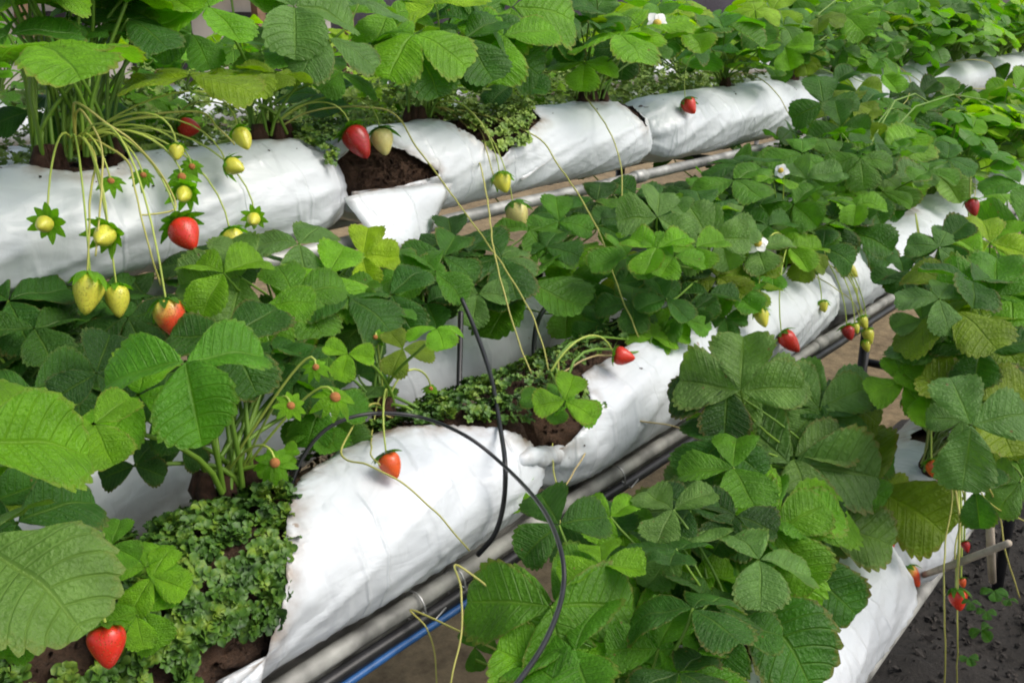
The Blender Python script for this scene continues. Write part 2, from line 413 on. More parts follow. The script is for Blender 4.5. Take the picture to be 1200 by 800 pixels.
def fill(p, n, rmin=.09, rmax=.2, tones='MMBDGO', lean=(0, 0), size=(.05, .075), emin=30, emax=80, lo=False):
    k = 0; tries = 0
    while k < n and tries < n*7:
        tries += 1
        az = random.uniform(0, 2*PI); el = math.radians(random.uniform(emin, emax)); r = random.uniform(rmin, rmax)
        out = Vector((math.cos(az), math.sin(az), 0))
        J = p.c + out*(r*math.cos(el)) + UPZ*(r*math.sin(el)) + Vector((lean[0], lean[1], 0))*r
        L = random.uniform(*size)
        if blocked(J, L): continue
        tc = (CAM-J).normalized()
        nrm = UPZ + out*random.uniform(-.15, .6) + tc*random.uniform(0, .5) + Vector((random.uniform(-.3, .3), random.uniform(-.3, .3), 0))
        tip = out + Vector((random.uniform(-.5, .5), random.uniform(-.5, .5), random.uniform(-.6, .1)))
        add_leaf(p, J, tip, nrm, L, random.choice(tones), random.choice(LO) if lo else None)
        k += 1

# ---- berries, flowers
def berry_mesh(seed, ms):
    rnd = random.Random(seed); m = MB(); n, k = 20, 14
    el = rnd.uniform(1.05, 1.35); vs = []
    for i in range(k+1):
        t = i/k
        r = .5*(math.sin(PI*min(1, t**.62*.98+.01))**.62)*(1-.18*t) if 0 < i < k else .02
        for j in range(n):
            w = 2*PI*j/n; q = r*(1+.07*noise.noise(Vector((math.cos(w)*1.3+seed, math.sin(w)*1.3, t*2))))
            vs.append((q*math.cos(w), q*math.sin(w), -t*el))
    fs = [(i*n+(j+1) % n, i*n+j, (i+1)*n+j, (i+1)*n+(j+1) % n) for i in range(k) for j in range(n)]
    fs += [tuple(range(n)), tuple(reversed([k*n+j for j in range(n)]))]
    m.add(vs, fs); return m.mesh('strawberry', ms)
BM = {}
for nm, ms in dict(R=RED, D=DEEP, O=ORANGE, G=GREENB, C=CREAMB, H=BLUSH).items(): BM[nm] = [berry_mesh(hash(nm) % 7+i, ms) for i in range(2)]
BLAB = dict(R='ripe red strawberry', D='dark red strawberry', O='orange red strawberry', G='unripe yellow green strawberry', C='pale cream unripe strawberry', H='half ripe strawberry, yellow green flushed with red')
def star_mesh(name, n, ln, w, droop, ms, tmat=None, seed=0):
    rnd = random.Random(seed); v, f, uv = [], [], []
    for k in range(n):
        a = 2*PI*(k+rnd.uniform(-.15, .15))/n; l = ln*rnd.uniform(.8, 1.1); b = len(v)
        dr = droop+rnd.uniform(-.2, .2)
        for i in range(5):
            t = i/4; hw = w*(math.sin(PI*(t*.82+.14))**.9)
            for j in (-1, 0, 1):
                x = .06+t*l; y = j*hw; z = .03-dr*t*t*l + (.12*abs(j)*hw)
                v.append((x*math.cos(a)-y*math.sin(a), x*math.sin(a)+y*math.cos(a), z)); uv.append((t, j*.6))
        for i in range(4):
            for j in range(2): f.append((b+i*3+j, b+i*3+j+1, b+i*3+j+4, b+i*3+j+3))
    me = bpy.data.meshes.new(name); me.from_pydata(v, [], f); me.materials.append(ms)
    lay = me.uv_layers.new(name='leaf'); lay.data.foreach_set('uv', [c for l in me.loops for c in uv[l.vertex_index]])
    me.polygons.foreach_set('use_smooth', [True]*len(f)); me.update(); return me
CALYX = [star_mesh('calyx', 9, .62, .16, .25+.3*i, LEAF, seed=i) for i in range(3)]
PETALS = [star_mesh('petals', 5, .75, .36, .1, PETAL, seed=9+i) for i in range(2)]
def disc_mesh(name, ms):
    m = MB(); vs = [(0, 0, .22)]; n = 12
    for r, z in ((.14, .19), (.26, .10), (.30, 0)):
        vs += [(r*math.cos(2*PI*j/n), r*math.sin(2*PI*j/n), z) for j in range(n)]
    fs = [(0, 1+j, 1+(j+1) % n) for j in range(n)]
    for q in range(2): fs += [(1+q*n+j, 1+(q+1)*n+j, 1+(q+1)*n+(j+1) % n, 1+q*n+(j+1) % n) for j in range(n)]
    m.add(vs, fs); return m.mesh(name, ms)
DISCY = disc_mesh('flower_centre', YELLOWC); DISCB = disc_mesh('flower_centre', BROWNC)
def orient(down, s, loc):               # local -Z along `down`
    z = (-down).normalized(); x = z.orthogonal().normalized(); y = z.cross(x)
    w = random.uniform(0, 6.28); x2 = x*math.cos(w)+y*math.sin(w); y2 = z.cross(x2)
    return Matrix.Translation(loc) @ Matrix((x2, y2, z)).transposed().to_4x4() @ Matrix.Scale(s, 4)
def berry(p, px, py, Y, ln, kind, ang=-90, toward=.25, stalk=True, via=None):
    ctr = at(px, py, Y); d = proj(ctr)[2]; a = math.radians(ang)
    down = RT*math.cos(a)+UC*math.sin(a)+(-FW)*toward; down.normalize()
    s = ln*d/1150/1.2; top = ctr - down*(s*.6)
    o = link('strawberry', random.choice(BM[kind]), None, p.root, orient(down, s, top))
    o['label'] = BLAB[kind]
    c = link('calyx', random.choice(CALYX), None, o, orient(down, s*random.uniform(.95, 1.15)*(1.45 if toward > 1 else 1), top-down*s*.02)); c.color = tone('M' if kind != 'G' else 'B')
    if stalk: stem_to(p, top, -down, o, via)
    return o
def stem_to(p, top, back, par, via=None, r=.0012, name='fruit_stalk'):
    c = p.c+Vector((random.uniform(-.01, .01), random.uniform(-.01, .01), .02)); d = top-c; Lh = d.length
    if via: pts = spline([c]+[at(*q) for q in via]+[top+back*.02, top], 6)
    else:
        p1 = c+Vector((d.x*.35, d.y*.45, .04+.12*Lh)); p2 = top+back*(.12*Lh)+UPZ*(.35*Lh)
        pts = bez(c, p1, p2, top, 12)
    k = len(pts); m = MB(); m.tube(pts, [r*(1.3-.4*i/k) for i in range(k)], 6, caps=False)
    return m.build(name, STALK, par)
def flower(p, px, py, Y, size, kind='spent', up=.4):
    ctr = at(px, py, Y); d = proj(ctr)[2]; s = size*d/1150/1.4
    face = ((CAM-ctr).normalized()*(1-up)+UPZ*up+Vector((random.uniform(-.3, .3), random.uniform(-.3, .3), 0))).normalized()
    o = link('flower', DISCY if kind == 'white' else DISCB, None, p.root, orient(-face, s*(1.1 if kind == 'white' else .9), ctr))
    o['label'] = 'open white strawberry flower' if kind == 'white' else 'spent strawberry flower with brown centre'
    if kind == 'white': link('petals', random.choice(PETALS), None, o, orient(-face, s*1.1, ctr))
    c = link('calyx', random.choice(CALYX), None, o, orient(-face, s*(1.6 if kind != 'white' else .9), ctr-face*s*.08)); c.color = tone('B')
    stem_to(p, ctr-face*s*.1, -face, o)
def runner(p, pts, r=.0015, m=None, name='runner'):
    w = [at(*a) for a in pts]
    if .02 < (w[0]-p.c).length < .36: w = [p.c+Vector((0, 0, .015)), p.c*.6+w[0]*.4+Vector((0, 0, .03))]+w
    q = spline(w, 8); k = len(q)
    for i in range(1, k-1): q[i] = q[i]+Vector((noise.noise(q[i]*30), noise.noise(q[i]*30+Vector((9, 0, 0))), noise.noise(q[i]*30+Vector((0, 9, 0)))))*.0016
    b = MB(); b.tube(q, [r*(1.2-.4*i/k) for i in range(k)], 6); return b.build(name, m or RUN, p.root)


# ------------------------------------------------------------------ grow bags
AR = .09                                # arc radius used for opening shapes (x, arc)
def sdist(x, s, poly):                  # signed distance to polygon, negative inside, and nearest boundary point
    best = 1e9; bp = None; n = len(poly)
    for i in range(n):
        ax, ay = poly[i-1]; bx, by = poly[i]; dx, dy = bx-ax, by-ay
        t = max(0, min(1, ((x-ax)*dx+(s-ay)*dy)/(dx*dx+dy*dy+1e-12)))
        qx, qy = ax+dx*t, ay+dy*t; d = math.hypot(x-qx, s-qy)
        if d < best: best, bp = d, (qx, qy)
    return (-best if inside((x, s), poly) else best), bp
def hole(x, th=0, rx=.035, rs=.035):
    return [(x+rx*math.cos(2*PI*k/10), math.radians(th)*AR+rs*math.sin(2*PI*k/10)) for k in range(10)]
def tp(pts): return [(x, math.radians(t)*AR) for x, t in pts]
def grow_bag(row, x0, x1, holes, label, step=.006, lo=.0, hi=.0, seed=0, wr=1.0, group=None):
    yc, zc, a, b = ROWS[row]
    root = empty('grow_bag', Vector(((x0+x1)/2, yc, zc-b)), label, 'grow bag', group)
    nx = max(8, int((x1-x0)/step)); nt = max(24, int(2*PI*AR/step))
    boxes = [(min(q[0] for q in h)-.03, max(q[0] for q in h)+.03) for h in holes]
    def radial(x, th, edge):
        e0, e1 = x-x0, x1-x
        e = min(e0, e1); pin = 1 if e > .09 else .62+.38*math.sin(PI/2*max(0, e)/.09)
        v = Vector((x*5+seed, math.cos(th)*1.1, math.sin(th)*1.1))
        w = .0050*noise.noise(v) + .0004*noise.noise(Vector((x*14, math.cos(th)*2.5, math.sin(th)*2.5+seed)))
        rdg = 1-abs(noise.noise(Vector((x*9+th*1.4+seed, th*2.2, x*3))))*2
        w += .0022*wr*max(0, rdg)**6 - .001
        rd2 = 1-abs(noise.noise(Vector((x*26-th*2.6+seed, th*3.5, 3))))*2
        w += .0007*wr*max(0, rd2)**5 + .0050*wr*max(0, 1-abs(noise.noise(Vector((x*7+th*1.9+seed*3, th*.7, 8))))*2.2)**3*max(0, math.sin(th))
        if e < .12: w += .004*noise.noise(Vector((x*8, th*3, seed)))*(1-e/.12)
        if edge < .14: w += .007*math.exp(-edge/.045)*noise.noise(Vector((x*30, th*2.0, seed+4)))*math.sin(min(PI/2, edge*60))
        if edge < .03: w += (.03-edge)*.07*(1+1.2*noise.noise(Vector((x*40, th*6, seed))))
        return pin, w
    def pos(x, s, edge):
        th = s/AR; pin, w = radial(x, th, edge)
        ct, st = math.cos(th), math.sin(th)
        zz = b*ct*pin
        if ct < -.55: zz = -b*(.55+(-ct-.55)*.72)*pin
        sag = .006*noise.noise(Vector((x*2.1, seed, 1)))
        return (x, yc-(a*pin+w)*st, zc+sag+zz+w*ct)
    keep = {}; V = []; D = []
    ss = [(-180+360*j/nt) for j in range(nt)]
    grid = []
    for i in range(nx+1):
        x = x0+(x1-x0)*i/nx; near = [h for h, q in zip(holes, boxes) if q[0] < x < q[1]]
        rowv = []
        for j in range(nt):
            s = math.radians(ss[j])*AR; dist, bp = 1e9, None
            for h in near:
                dd, q = sdist(x, s, h)
                if dd < dist: dist, bp = dd, q
            rowv.append((x, s, dist, bp))
        grid.append(rowv)
    me_v = []; ids = [[None]*nt for _ in range(nx+1)]; faces = []
    def vid(i, j):
        if ids[i][j] is None:
            x, s, dist, bp = grid[i][j]
            if dist < 0:
                jx = noise.noise(Vector((bp[0]*45, bp[1]*45, seed)))*.0022
                x, s = bp[0]+jx, bp[1]+jx; dist = 0
            ids[i][j] = len(me_v); me_v.append(pos(x, s, dist))
            end = min(grid[i][j][0]-x0, x1-grid[i][j][0])
            D.append(max(0, 1-dist/.030)*1.15 + max(0, 1-end/.02)*.25)
        return ids[i][j]
    for i in range(nx):
        for j in range(nt):
            k = (j+1) % nt
            cell = [(i, j), (i, k), (i+1, k), (i+1, j)]
            if all(grid[p][q][2] < 0 for p, q in cell): continue
            if sum(grid[p][q][2] < 0 for p, q in cell) == 3: continue
            faces.append(tuple(vid(p, q) for p, q in cell))
    # closed ends
    for i, rev in ((0, False), (nx, True)):
        if all(ids[i][j] is not None for j in range(nt)):
            cx = len(me_v); me_v.append((x0-.004 if i == 0 else x1+.004, yc, zc)); D.append(.2)
            for j in range(nt):
                q = (ids[i][j], cx, ids[i][(j+1) % nt]); faces.append(q if not rev else tuple(reversed(q)))
    me = bpy.data.meshes.new('film'); me.from_pydata(me_v, [], faces); me.materials.append(FILM)
    at_ = me.attributes.new('dirt', 'FLOAT', 'POINT'); at_.data.foreach_set('value', D)
    me.polygons.foreach_set('use_smooth', [True]*len(faces)); me.update()
    o = link('film', me, None, root)
    if holes and step < .008:
        sm = o.modifiers.new('thickness', 'SOLIDIFY'); sm.thickness = .0006; sm.offset = -1
    # substrate
    m = MB(); n2 = 84 if step < .008 else 40; st2 = .006 if step < .008 else .012; k = int((x1-x0-.03)/st2); vs = []
    for i in range(k+1):
        x = x0+.015+(x1-x0-.03)*i/k
        e = min(x-x0, x1-x); pin = 1 if e > .09 else .62+.38*math.sin(PI/2*max(0, e)/.09)
        for j in range(n2):
            th = 2*PI*j/n2; w = .007*noise.noise(Vector((x*22, math.cos(th)*3, math.sin(th)*3+seed)))+.006*noise.noise(Vector((x*80, math.cos(th)*8, math.sin(th)*8)))+.003*noise.noise(Vector((x*200, math.cos(th)*19, math.sin(th)*19)))
            ct = math.cos(th); zz = b*ct*pin
            if ct < -.5: zz = -b*.5*pin
            vs.append((x, yc-(a*pin-.014+w)*math.sin(th), zc+zz*.86+w*ct))
    m.add(vs, [(i*n2+j, (i+1)*n2+j, (i+1)*n2+(j+1) % n2, i*n2+(j+1) % n2) for i in range(k) for j in range(n2)]+[tuple(range(n2)), tuple(reversed([k*n2+j for j in range(n2)]))])
    if step < .008:                       # loose crumbs and fibres lying on the bare substrate
        rc = random.Random(seed*7+1)
        for h in holes:
            hx = (min(q[0] for q in h), max(q[0] for q in h)); hs = (min(q[1] for q in h), max(q[1] for q in h)); area = (hx[1]-hx[0])*(hs[1]-hs[0])
            for _ in range(int(min(1500, area*42000))):
                x, s = rc.uniform(*hx), rc.uniform(*hs)
                if not inside((x, s), h) or not x0+.02 < x < x1-.02: continue
                th = s/AR; ee = min(x-x0, x1-x); pn = 1 if ee > .09 else .62+.38*math.sin(PI/2*ee/.09); c = Vector((x, yc-(a*pn-.010)*math.sin(th), zc+b*.86*pn*math.cos(th)+.002*math.cos(th)))
                q = rc.uniform(.0012, .0042)*(1 if rc.random() < .9 else 1.8)
                if rc.random() < .2:
                    d = Vector((rc.uniform(-1, 1), rc.uniform(-1, 1), rc.uniform(-.4, .6))).normalized(); m.tube([c-d*q*2.5, c+d*q*.4+UPZ*.001, c+d*q*3], .0005, 4)
                else:
                    vs = [c+Vector((rc.gauss(0, 1), rc.gauss(0, 1), rc.gauss(0, 1))).normalized()*q*rc.uniform(.7, 1.2) for _ in range(6)]
                    m.add(vs, [(0, 1, 2), (0, 2, 3), (0, 3, 4), (0, 4, 1), (5, 2, 1), (5, 3, 2), (5, 4, 3), (5, 1, 4)])
            for _ in range(26 if hx[1]-hx[0] > .12 else 6):          # bits spilled on the film beside the opening
                x, s = rc.uniform(hx[0]-.05, hx[1]+.05), rc.uniform(hs[0], hs[1]+.05)
                if inside((x, s), h) or sdist(x, s, h)[0] > .05 or not x0+.03 < x < x1-.03 or abs(s) > .15: continue
                th = s/AR; c = Vector(pos(x, s, 1)); q = rc.uniform(.0012, .0045)
                vs = [c+Vector((rc.gauss(0, 1), rc.gauss(0, 1), rc.gauss(0, .6))).normalized()*q*rc.uniform(.7, 1.2) for _ in range(6)]
                m.add(vs, [(0, 1, 2), (0, 2, 3), (0, 3, 4), (0, 4, 1), (5, 2, 1), (5, 3, 2), (5, 4, 3), (5, 1, 4)])
    m.build('substrate', SOIL, root)
    return root
def sheet(name, parent, corners, nu=14, nv=10, bulge=.02, seed=0, mats=None):   # bilinear sheet of film with a bulge, 1 mm thick
    p00, p10, p01, p11 = [Vector(c) for c in corners]; vs = []
    nrm = ((p10-p00).cross(p01-p00)).normalized()
    if nrm.y > 0: nrm = -nrm
    for j in range(nv+1):
        for i in range(nu+1):
            u, v = i/nu, j/nv; q = (p00*(1-u)+p10*u)*(1-v)+(p01*(1-u)+p11*u)*v
            q = q+nrm*(bulge*math.sin(PI*u)*(.3+.7*math.sin(PI*min(1, v*.8+.1)))+.008*noise.noise(Vector((u*3+seed, v*3, 0)))+.0008*noise.noise(Vector((u*9+seed, v*9, 4))))
            vs.append(q)
    me = bpy.data.meshes.new(name); me.from_pydata(vs, [], [(j*(nu+1)+i, j*(nu+1)+i+1, (j+1)*(nu+1)+i+1, (j+1)*(nu+1)+i) for j in range(nv) for i in range(nu)])
    me.materials.append(FILM); a_ = me.attributes.new('dirt', 'FLOAT', 'POINT')
    a_.data.foreach_set('value', [.55*max(0, 1-min((i/nu), 1-(i/nu), (j/nv), 1-(j/nv))*12) for j in range(nv+1) for i in range(nu+1)])
    me.polygons.foreach_set('use_smooth', [True]*len(me.polygons)); o = link(name, me, None, parent)
    s = o.modifiers.new('thickness', 'SOLIDIFY'); s.thickness = .0006
    return o
GT, GM, GI, GB, GK = 'bags along the top tier', 'bags along the middle tier', 'bags in the shaded inner row', 'bags along the lowest tier', 'bags in the row behind the top tier'
b1 = grow_bag('top', .10, 1.07, [hole(.66, 0, .075, .045), hole(.98, -5, .06, .03)], 'white grow bag at the left end of the top tier behind hanging green berries', seed=1, group=GT)
b2 = grow_bag('top', 1.075, 2.02, [tp([(1.05, 42), (1.105, 30), (1.16, 44), (1.25, 86), (1.16, 90), (1.05, 93)]), tp([(1.31, -30), (1.64, -30), (1.60, 34), (1.44, 72), (1.42, 80), (1.385, 62), (1.345, 30)]), hole(1.87, -8, .05, .03), tp([(1.905, -10), (1.985, -10), (1.975, 36), (1.935, 72)])],
              'torn white grow bag showing brown soil with a white flap hanging down', seed=2, group=GT)
sheet('flap', b2, (at(402, 232, 1.140), at(530, 215, 1.135), at(446, 290, 1.085), at(490, 306, 1.085)), bulge=.022, seed=3)
sheet('flap', b2, (at(594, 186, 1.165), at(648, 146, 1.21), at(612, 212, 1.148), at(668, 170, 1.16)), bulge=.010, seed=8)
b3 = grow_bag('top', 2.03, 3.05, [hole(2.5, -5, .05, .03), hole(2.85, -5, .05, .03)], 'white grow bag of the top tier with a red berry on it', seed=3, group=GT)
for k, x in enumerate((3.08, 4.1, 5.12)):
    grow_bag('top', x, x+1.0, [], 'far white grow bag of the top tier under crossing runners', step=.02, seed=4+k, group=GT)
m1 = grow_bag('mid', -.02, .97, [tp([(.02, -75), (.99, -75), (.99, 84), (.945, 76), (.90, 44), (.85, 24), (.76, -12), (.68, -8), (.61, 2), (.565, 20), (.54, 37), (.507, 64), (.468, 96), (.30, 98), (.02, 98)])],
              'white grow bag split open over a bed of green liverwort', seed=11, group=GM)
m2 = grow_bag('mid', .955, 2.0, [tp([(.94, -75), (1.38, -75), (1.36, 5), (1.25, 18), (1.09, 24), (1.045, 57), (.985, 76), (.94, 82)]), hole(1.55, -6, .05, .03), hole(1.85, -6, .05, .03)],
              'white middle tier grow bag with a red berry lying on its upper edge', seed=12, group=GM)
m3 = grow_bag('mid', 2.02, 3.02, [hole(2.2, -6, .05, .03), hole(2.6, -6, .05, .03)], 'white middle tier grow bag beside the sandy gap with small green berries', step=.01, seed=13, group=GM)
for k, x in enumerate((3.05,)):
    grow_bag('mid', x, x+1.1, [], 'far white grow bag at the right end of the middle tier', step=.015, seed=14+k, group=GM)
# crumpled rolled end of film on the middle tier
m = MB(); q = spline([at(600, 545, .69), at(622, 537, .685), at(650, 533, .70), at(672, 525, .72)], 8)
m.tube([p+Vector((0, 0, .006*noise.noise(p*60))) for p in q], [.007+.006*math.sin(PI*i/(len(q)-1))+.003*noise.noise(p*90) for i, p in enumerate(q)], 12)
rl = m.build('rolled_edge', FILM, m1); a_ = rl.data.attributes.new('dirt', 'FLOAT', 'POINT'); a_.data.foreach_set('value', [max(0, .3+.9*noise.noise(Vector(v)*50)) for v in m.v])
sheet('flap', m1, (at(252, 800, .690), at(312, 768, .672), at(262, 812, .68), at(304, 806, .665)), bulge=.006, seed=5)
for k, x in enumerate((-.1, .93, 1.96, 2.99)):
    grow_bag('inner', x, x+1.0, [hole(x+q, -4, .045, .03) for q in (.2, .5, .8)], ['white grow bag in shade behind the liverwort bed', 'shaded white grow bag with black drip tubes standing before it', 'shaded white grow bag of the inner row behind dense leaves', 'shaded white grow bag of the inner row behind dense leaves'][k], step=.01 if k < 2 else .02, seed=21+k, group=GI)
grow_bag('bottom', .25, 1.36, [hole(x, -4, .045, .03) for x in (.7, .9, 1.1)], 'white grow bag at the bottom right on the lowest tier', seed=31, group=GB)
grow_bag('bottom', 1.375, 2.4, [hole(x, -4, .045, .03) for x in (1.45, 1.7, 2.0)], 'white grow bag hidden beneath the plants at the right edge', step=.012, seed=32, group=GB)
for k in range(7):
    x = .2+1.05*k
    grow_bag('back', x, x+1.02, [hole(x+q, -4, .045, .03) for q in (.2, .5, .8)] if k < 2 else [], 'white grow bag glimpsed between stems in the row behind', step=.02 if k > 1 else .012, seed=41+k, group=GK)

# ------------------------------------------------------------------ rails, hose, frames
def rail(name, y, z, r, x0, x1, mt, label, cat, box=None, group=None):
    m = MB()
    if box:
        w, h, t = box   # open channel
        prof = [(-w/2, h/2), (-w/2, -h/2), (w/2, -h/2), (w/2, h/2), (w/2-t, h/2), (w/2-t, -h/2+t), (-w/2+t, -h/2+t), (-w/2+t, h/2)]
        vs = [(x, y+a, z+H+b) for x in (x0, x1) for a, b in prof]; n = len(prof)
        m.add(vs, [(j, (j+1) % n, n+(j+1) % n, n+j) for j in range(n)]+[tuple(reversed(range(n))), tuple(range(n, 2*n))])
    else:
        k = int((x1-x0)/.1); m.tube([Vector((x0+(x1-x0)*i/k, y+.0025*noise.noise(Vector((i*.4, y*9, r))), z+H+.0025*noise.noise(Vector((i*.4, 3, y*7))))) for i in range(k+1)], r, 12)
    o = m.build(name, mt, None, not box)
    if name == 'support_pipe' and y < 1.2:
        for xc in [x0+.75+1.55*q for q in range(4)]:
            if xc > x1: break
            c = MB(); c.tube([(xc, y, z+H), (xc+.045, y, z+H)], r*1.22, 12); c.build('coupling', mt, o)
    return tag(o, label, cat, group)
rail('support_pipe', 1.158, -.343, .012, -.4, 6.6, GREY, 'grey steel pipe under the front of the top tier bags', 'pipe')
rail('support_pipe', 1.33, -.352, .011, -.4, 6.6, GREY, 'grey steel pipe under the back of the top tier bags', 'pipe')
rail('support_pipe', .706, -.648, .011, -.4, 4.6, GREYP, 'grey pipe under the front of the middle tier bags', 'pipe')
rail('support_channel', .742, -.668, 0, -.4, 4.6, GREYP, 'grey channel beneath the middle tier bags', 'channel', (.05, .026, .003))
rail('black_pipe', .692, -.664, .008, -.4, 4.6, BLACK, 'black pipe running below the middle tier channel', 'pipe')
rail('blue_hose', .684, -.673, .0045, -.4, .86, BLUE, 'thin blue hose along the middle tier pipe', 'hose')
rail('support_pipe', .90, -.66, .013, -.4, 4.6, GREY, 'grey pipe under the back of the middle tier bags', 'pipe')
rail('support_pipe', 1.02, -.652, .012, -.4, 5.2, GREY, 'grey pipe under the front of the inner row bags', 'pipe')
rail('support_pipe', 1.18, -.652, .012, -.4, 5.2, GREY, 'grey pipe under the back of the inner row bags', 'pipe')
rail('support_pipe', .335, -.872, .012, -.2, 2.6, GREYP, 'pale grey pipe under the front of the lowest bags', 'pipe')
rail('support_pipe', .465, -.872, .012, -.2, 2.6, GREYP, 'pale grey pipe under the back of the lowest bags', 'pipe')
rail('support_pipe', 1.55, -.362, .011, -.4, 8.2, GREY, 'grey pipe under the front of the row behind the top tier', 'pipe')
rail('support_pipe', 1.69, -.362, .011, -.4, 8.2, GREY, 'grey pipe under the back of the row behind the top tier', 'pipe')
FL = {0: 'dark frame of posts and crossbars under the left of the shelves', 1: 'dark frame with its crossbar showing in the sandy gap', 2: 'dark frame of posts and crossbars at the far right of the shelves'}
for k, x in enumerate((-.12, 2.58, 5.4)):
    r = empty('shelf_frame', Vector((x, .9, 0)), FL[k], 'shelf frame', 'frames carrying the shelves')
    for y, zt in ((.40, -.885), (.82, -.675), (1.25, -.364), (1.62, -.374)):
        if k == 2 and y < .5: continue
        m = MB(); m.tube([(x, y, -.02), (x, y, H+zt-.012)], .014, 10); m.build('post', BLACK, r)
    for y0, y1, z in ((.30, .82, -.886), (.38, 1.3, -.682), (1.12, 1.75, -.375)):
        if k == 2 and z < -.88: continue
        m = MB(); m.tube([(x+.024, y0, H+z-.016), (x+.024, y1, H+z-.016)], .011, 10); m.build('crossbar', BLACK, r)
# wire ties on the rail
for px, py in ((508, 681), (488, 718), (535, 660), (725, 550)):
    pass
def tube_thing(name, pts, r, mt, label, cat, n=10):
    m = MB(); m.tube(spline([at(*p) for p in pts], n), r, 8); return tag(m.build(name, mt), label, cat)
tube_thing('drip_tube', [(335, 600, .78), (350, 545, .785), (382, 503, .775), (430, 485, .755), (490, 488, .735), (545, 510, .67), (590, 545, .62), (632, 590, .52), (656, 640, .44), (660, 690, .41), (642, 745, .38), (610, 795, .36), (570, 840, .34)], .0022, BLACK, 'long black drip tube arching across the white bag to the bottom', 'drip tube')
tube_thing('drip_tube', [(541, 350, .90), (556, 385, .86), (575, 440, .79), (586, 500, .71), (592, 545, .655), (590, 590, .655), (580, 625, .66), (560, 650, .68)], 0.0032, BLACK, 'black drip tube crossing in front of the shaded bag down to the rail', 'drip tube')
tube_thing('drip_tube', [(540, 365, .93), (539, 410, .91), (538, 450, .89), (538, 478, .87)], .0042, BLACK, 'short upright black drip stake in the weeds', 'drip stake')
tube_thing('drip_tube', [(648, 350, .93), (632, 372, .91), (626, 400, .90), (626, 445, .87)], .0042, BLACK, 'bent black drip stake right of the crossing tube', 'drip stake')
tube_thing('drip_tube', [(20, 520, .9), (20, 560, .89), (19, 605, .88)], .0048, BLACK, 'black drip stake at the left edge before the shaded bag', 'drip stake')
tube_thing('drip_tube', [(915, 470, .52), (930, 458, .52), (950, 453, .52), (962, 462, .52), (970, 478, .51)], .003, BLACK, 'thin black loop of tube over the broad leaves', 'drip tube')
tube_thing('drip_tube', [(1028, 505, .46), (1032, 520, .44), (1034, 545, .42), (1033, 565, .41)], .0045, BLACK, 'short black drip stake at the end of the lowest bag', 'drip stake')
tube_thing('drip_tube', [(348, 545, .85), (340, 570, .85), (332, 600, .85), (330, 625, .84)], .006, BLACK, 'thick black drip stake at the edge of the liverwort', 'drip stake')
m = MB(); q = [at(1075, 676, .34), at(1120, 660, .24), at(1182, 636, .16)]; m.tube(q, [.0046, .005, .0038], 9)
tag(m.build('stick', WOODM), 'pale grey stick jutting out beside the lowest bag', 'stick')
m = MB(); q = [at(1160, 612, .20), at(1161, 640, .20), at(1163, 680, .20)]; m.tube(q, [.005, .0055, .005], 8)
tag(m.build('stick', WOODM), 'short upright pale stick among the right hand stems', 'stick')
for px, py, lab in ((724, 551, 'bright wire tie on the rail by the middle bag'), (489, 717, 'wire tie on the blue hose'), (535, 662, 'wire tie where the black tube meets the rail')):
    c = at(px, py, .70); m = MB(); m.tube([Vector((c.x, .704+.018*math.cos(w), H-.655+.022*math.sin(w))) for w in [2*PI*i/14 for i in range(15)]], .0013, 6)
    m.tube([Vector((c.x, .692, H-.655)), Vector((c.x+.012, .683, H-.668)), Vector((c.x+.03, .682, H-.66))], .0012, 6)
    tag(m.build('wire_tie', WIRE), lab, 'wire tie')

# ------------------------------------------------------------------ ground
m = MB(); n = 90; sz = 26
xs = [-6+ (i/n)**1.6*46 for i in range(n+1)]; ys = [-5+(j/n)**1.6*46 for j in range(n+1)]
vs = [(x, y, .03*noise.noise(Vector((x*1.3, y*1.3, 0)))+.012*noise.noise(Vector((x*6, y*6, 0)))) for x in xs for y in ys]
m.add(vs, [(i*(n+1)+j, (i+1)*(n+1)+j, (i+1)*(n+1)+j+1, i*(n+1)+j+1) for i in range(n) for j in range(n)])
tag(m.build('ground', GROUND), kind='structure')
m = MB(); nx, ny = 120, 50   # dark gravelly aisle in front of the lowest tier
vs = [(-.5+5*i/nx, -2.0+2.95*j/ny+.05*noise.noise(Vector((i*.15, j, 0))), .05+.03*noise.noise(Vector((i*.35, j*.35, 1)))+.012*noise.noise(Vector((i*1.1, j*1.1, 2)))) for i in range(nx+1) for j in range(ny+1)]
m.add(vs, [(i*(ny+1)+j, (i+1)*(ny+1)+j, (i+1)*(ny+1)+j+1, i*(ny+1)+j+1) for i in range(nx) for j in range(ny)])
tag(m.build('path', DARKSOIL), kind='structure')

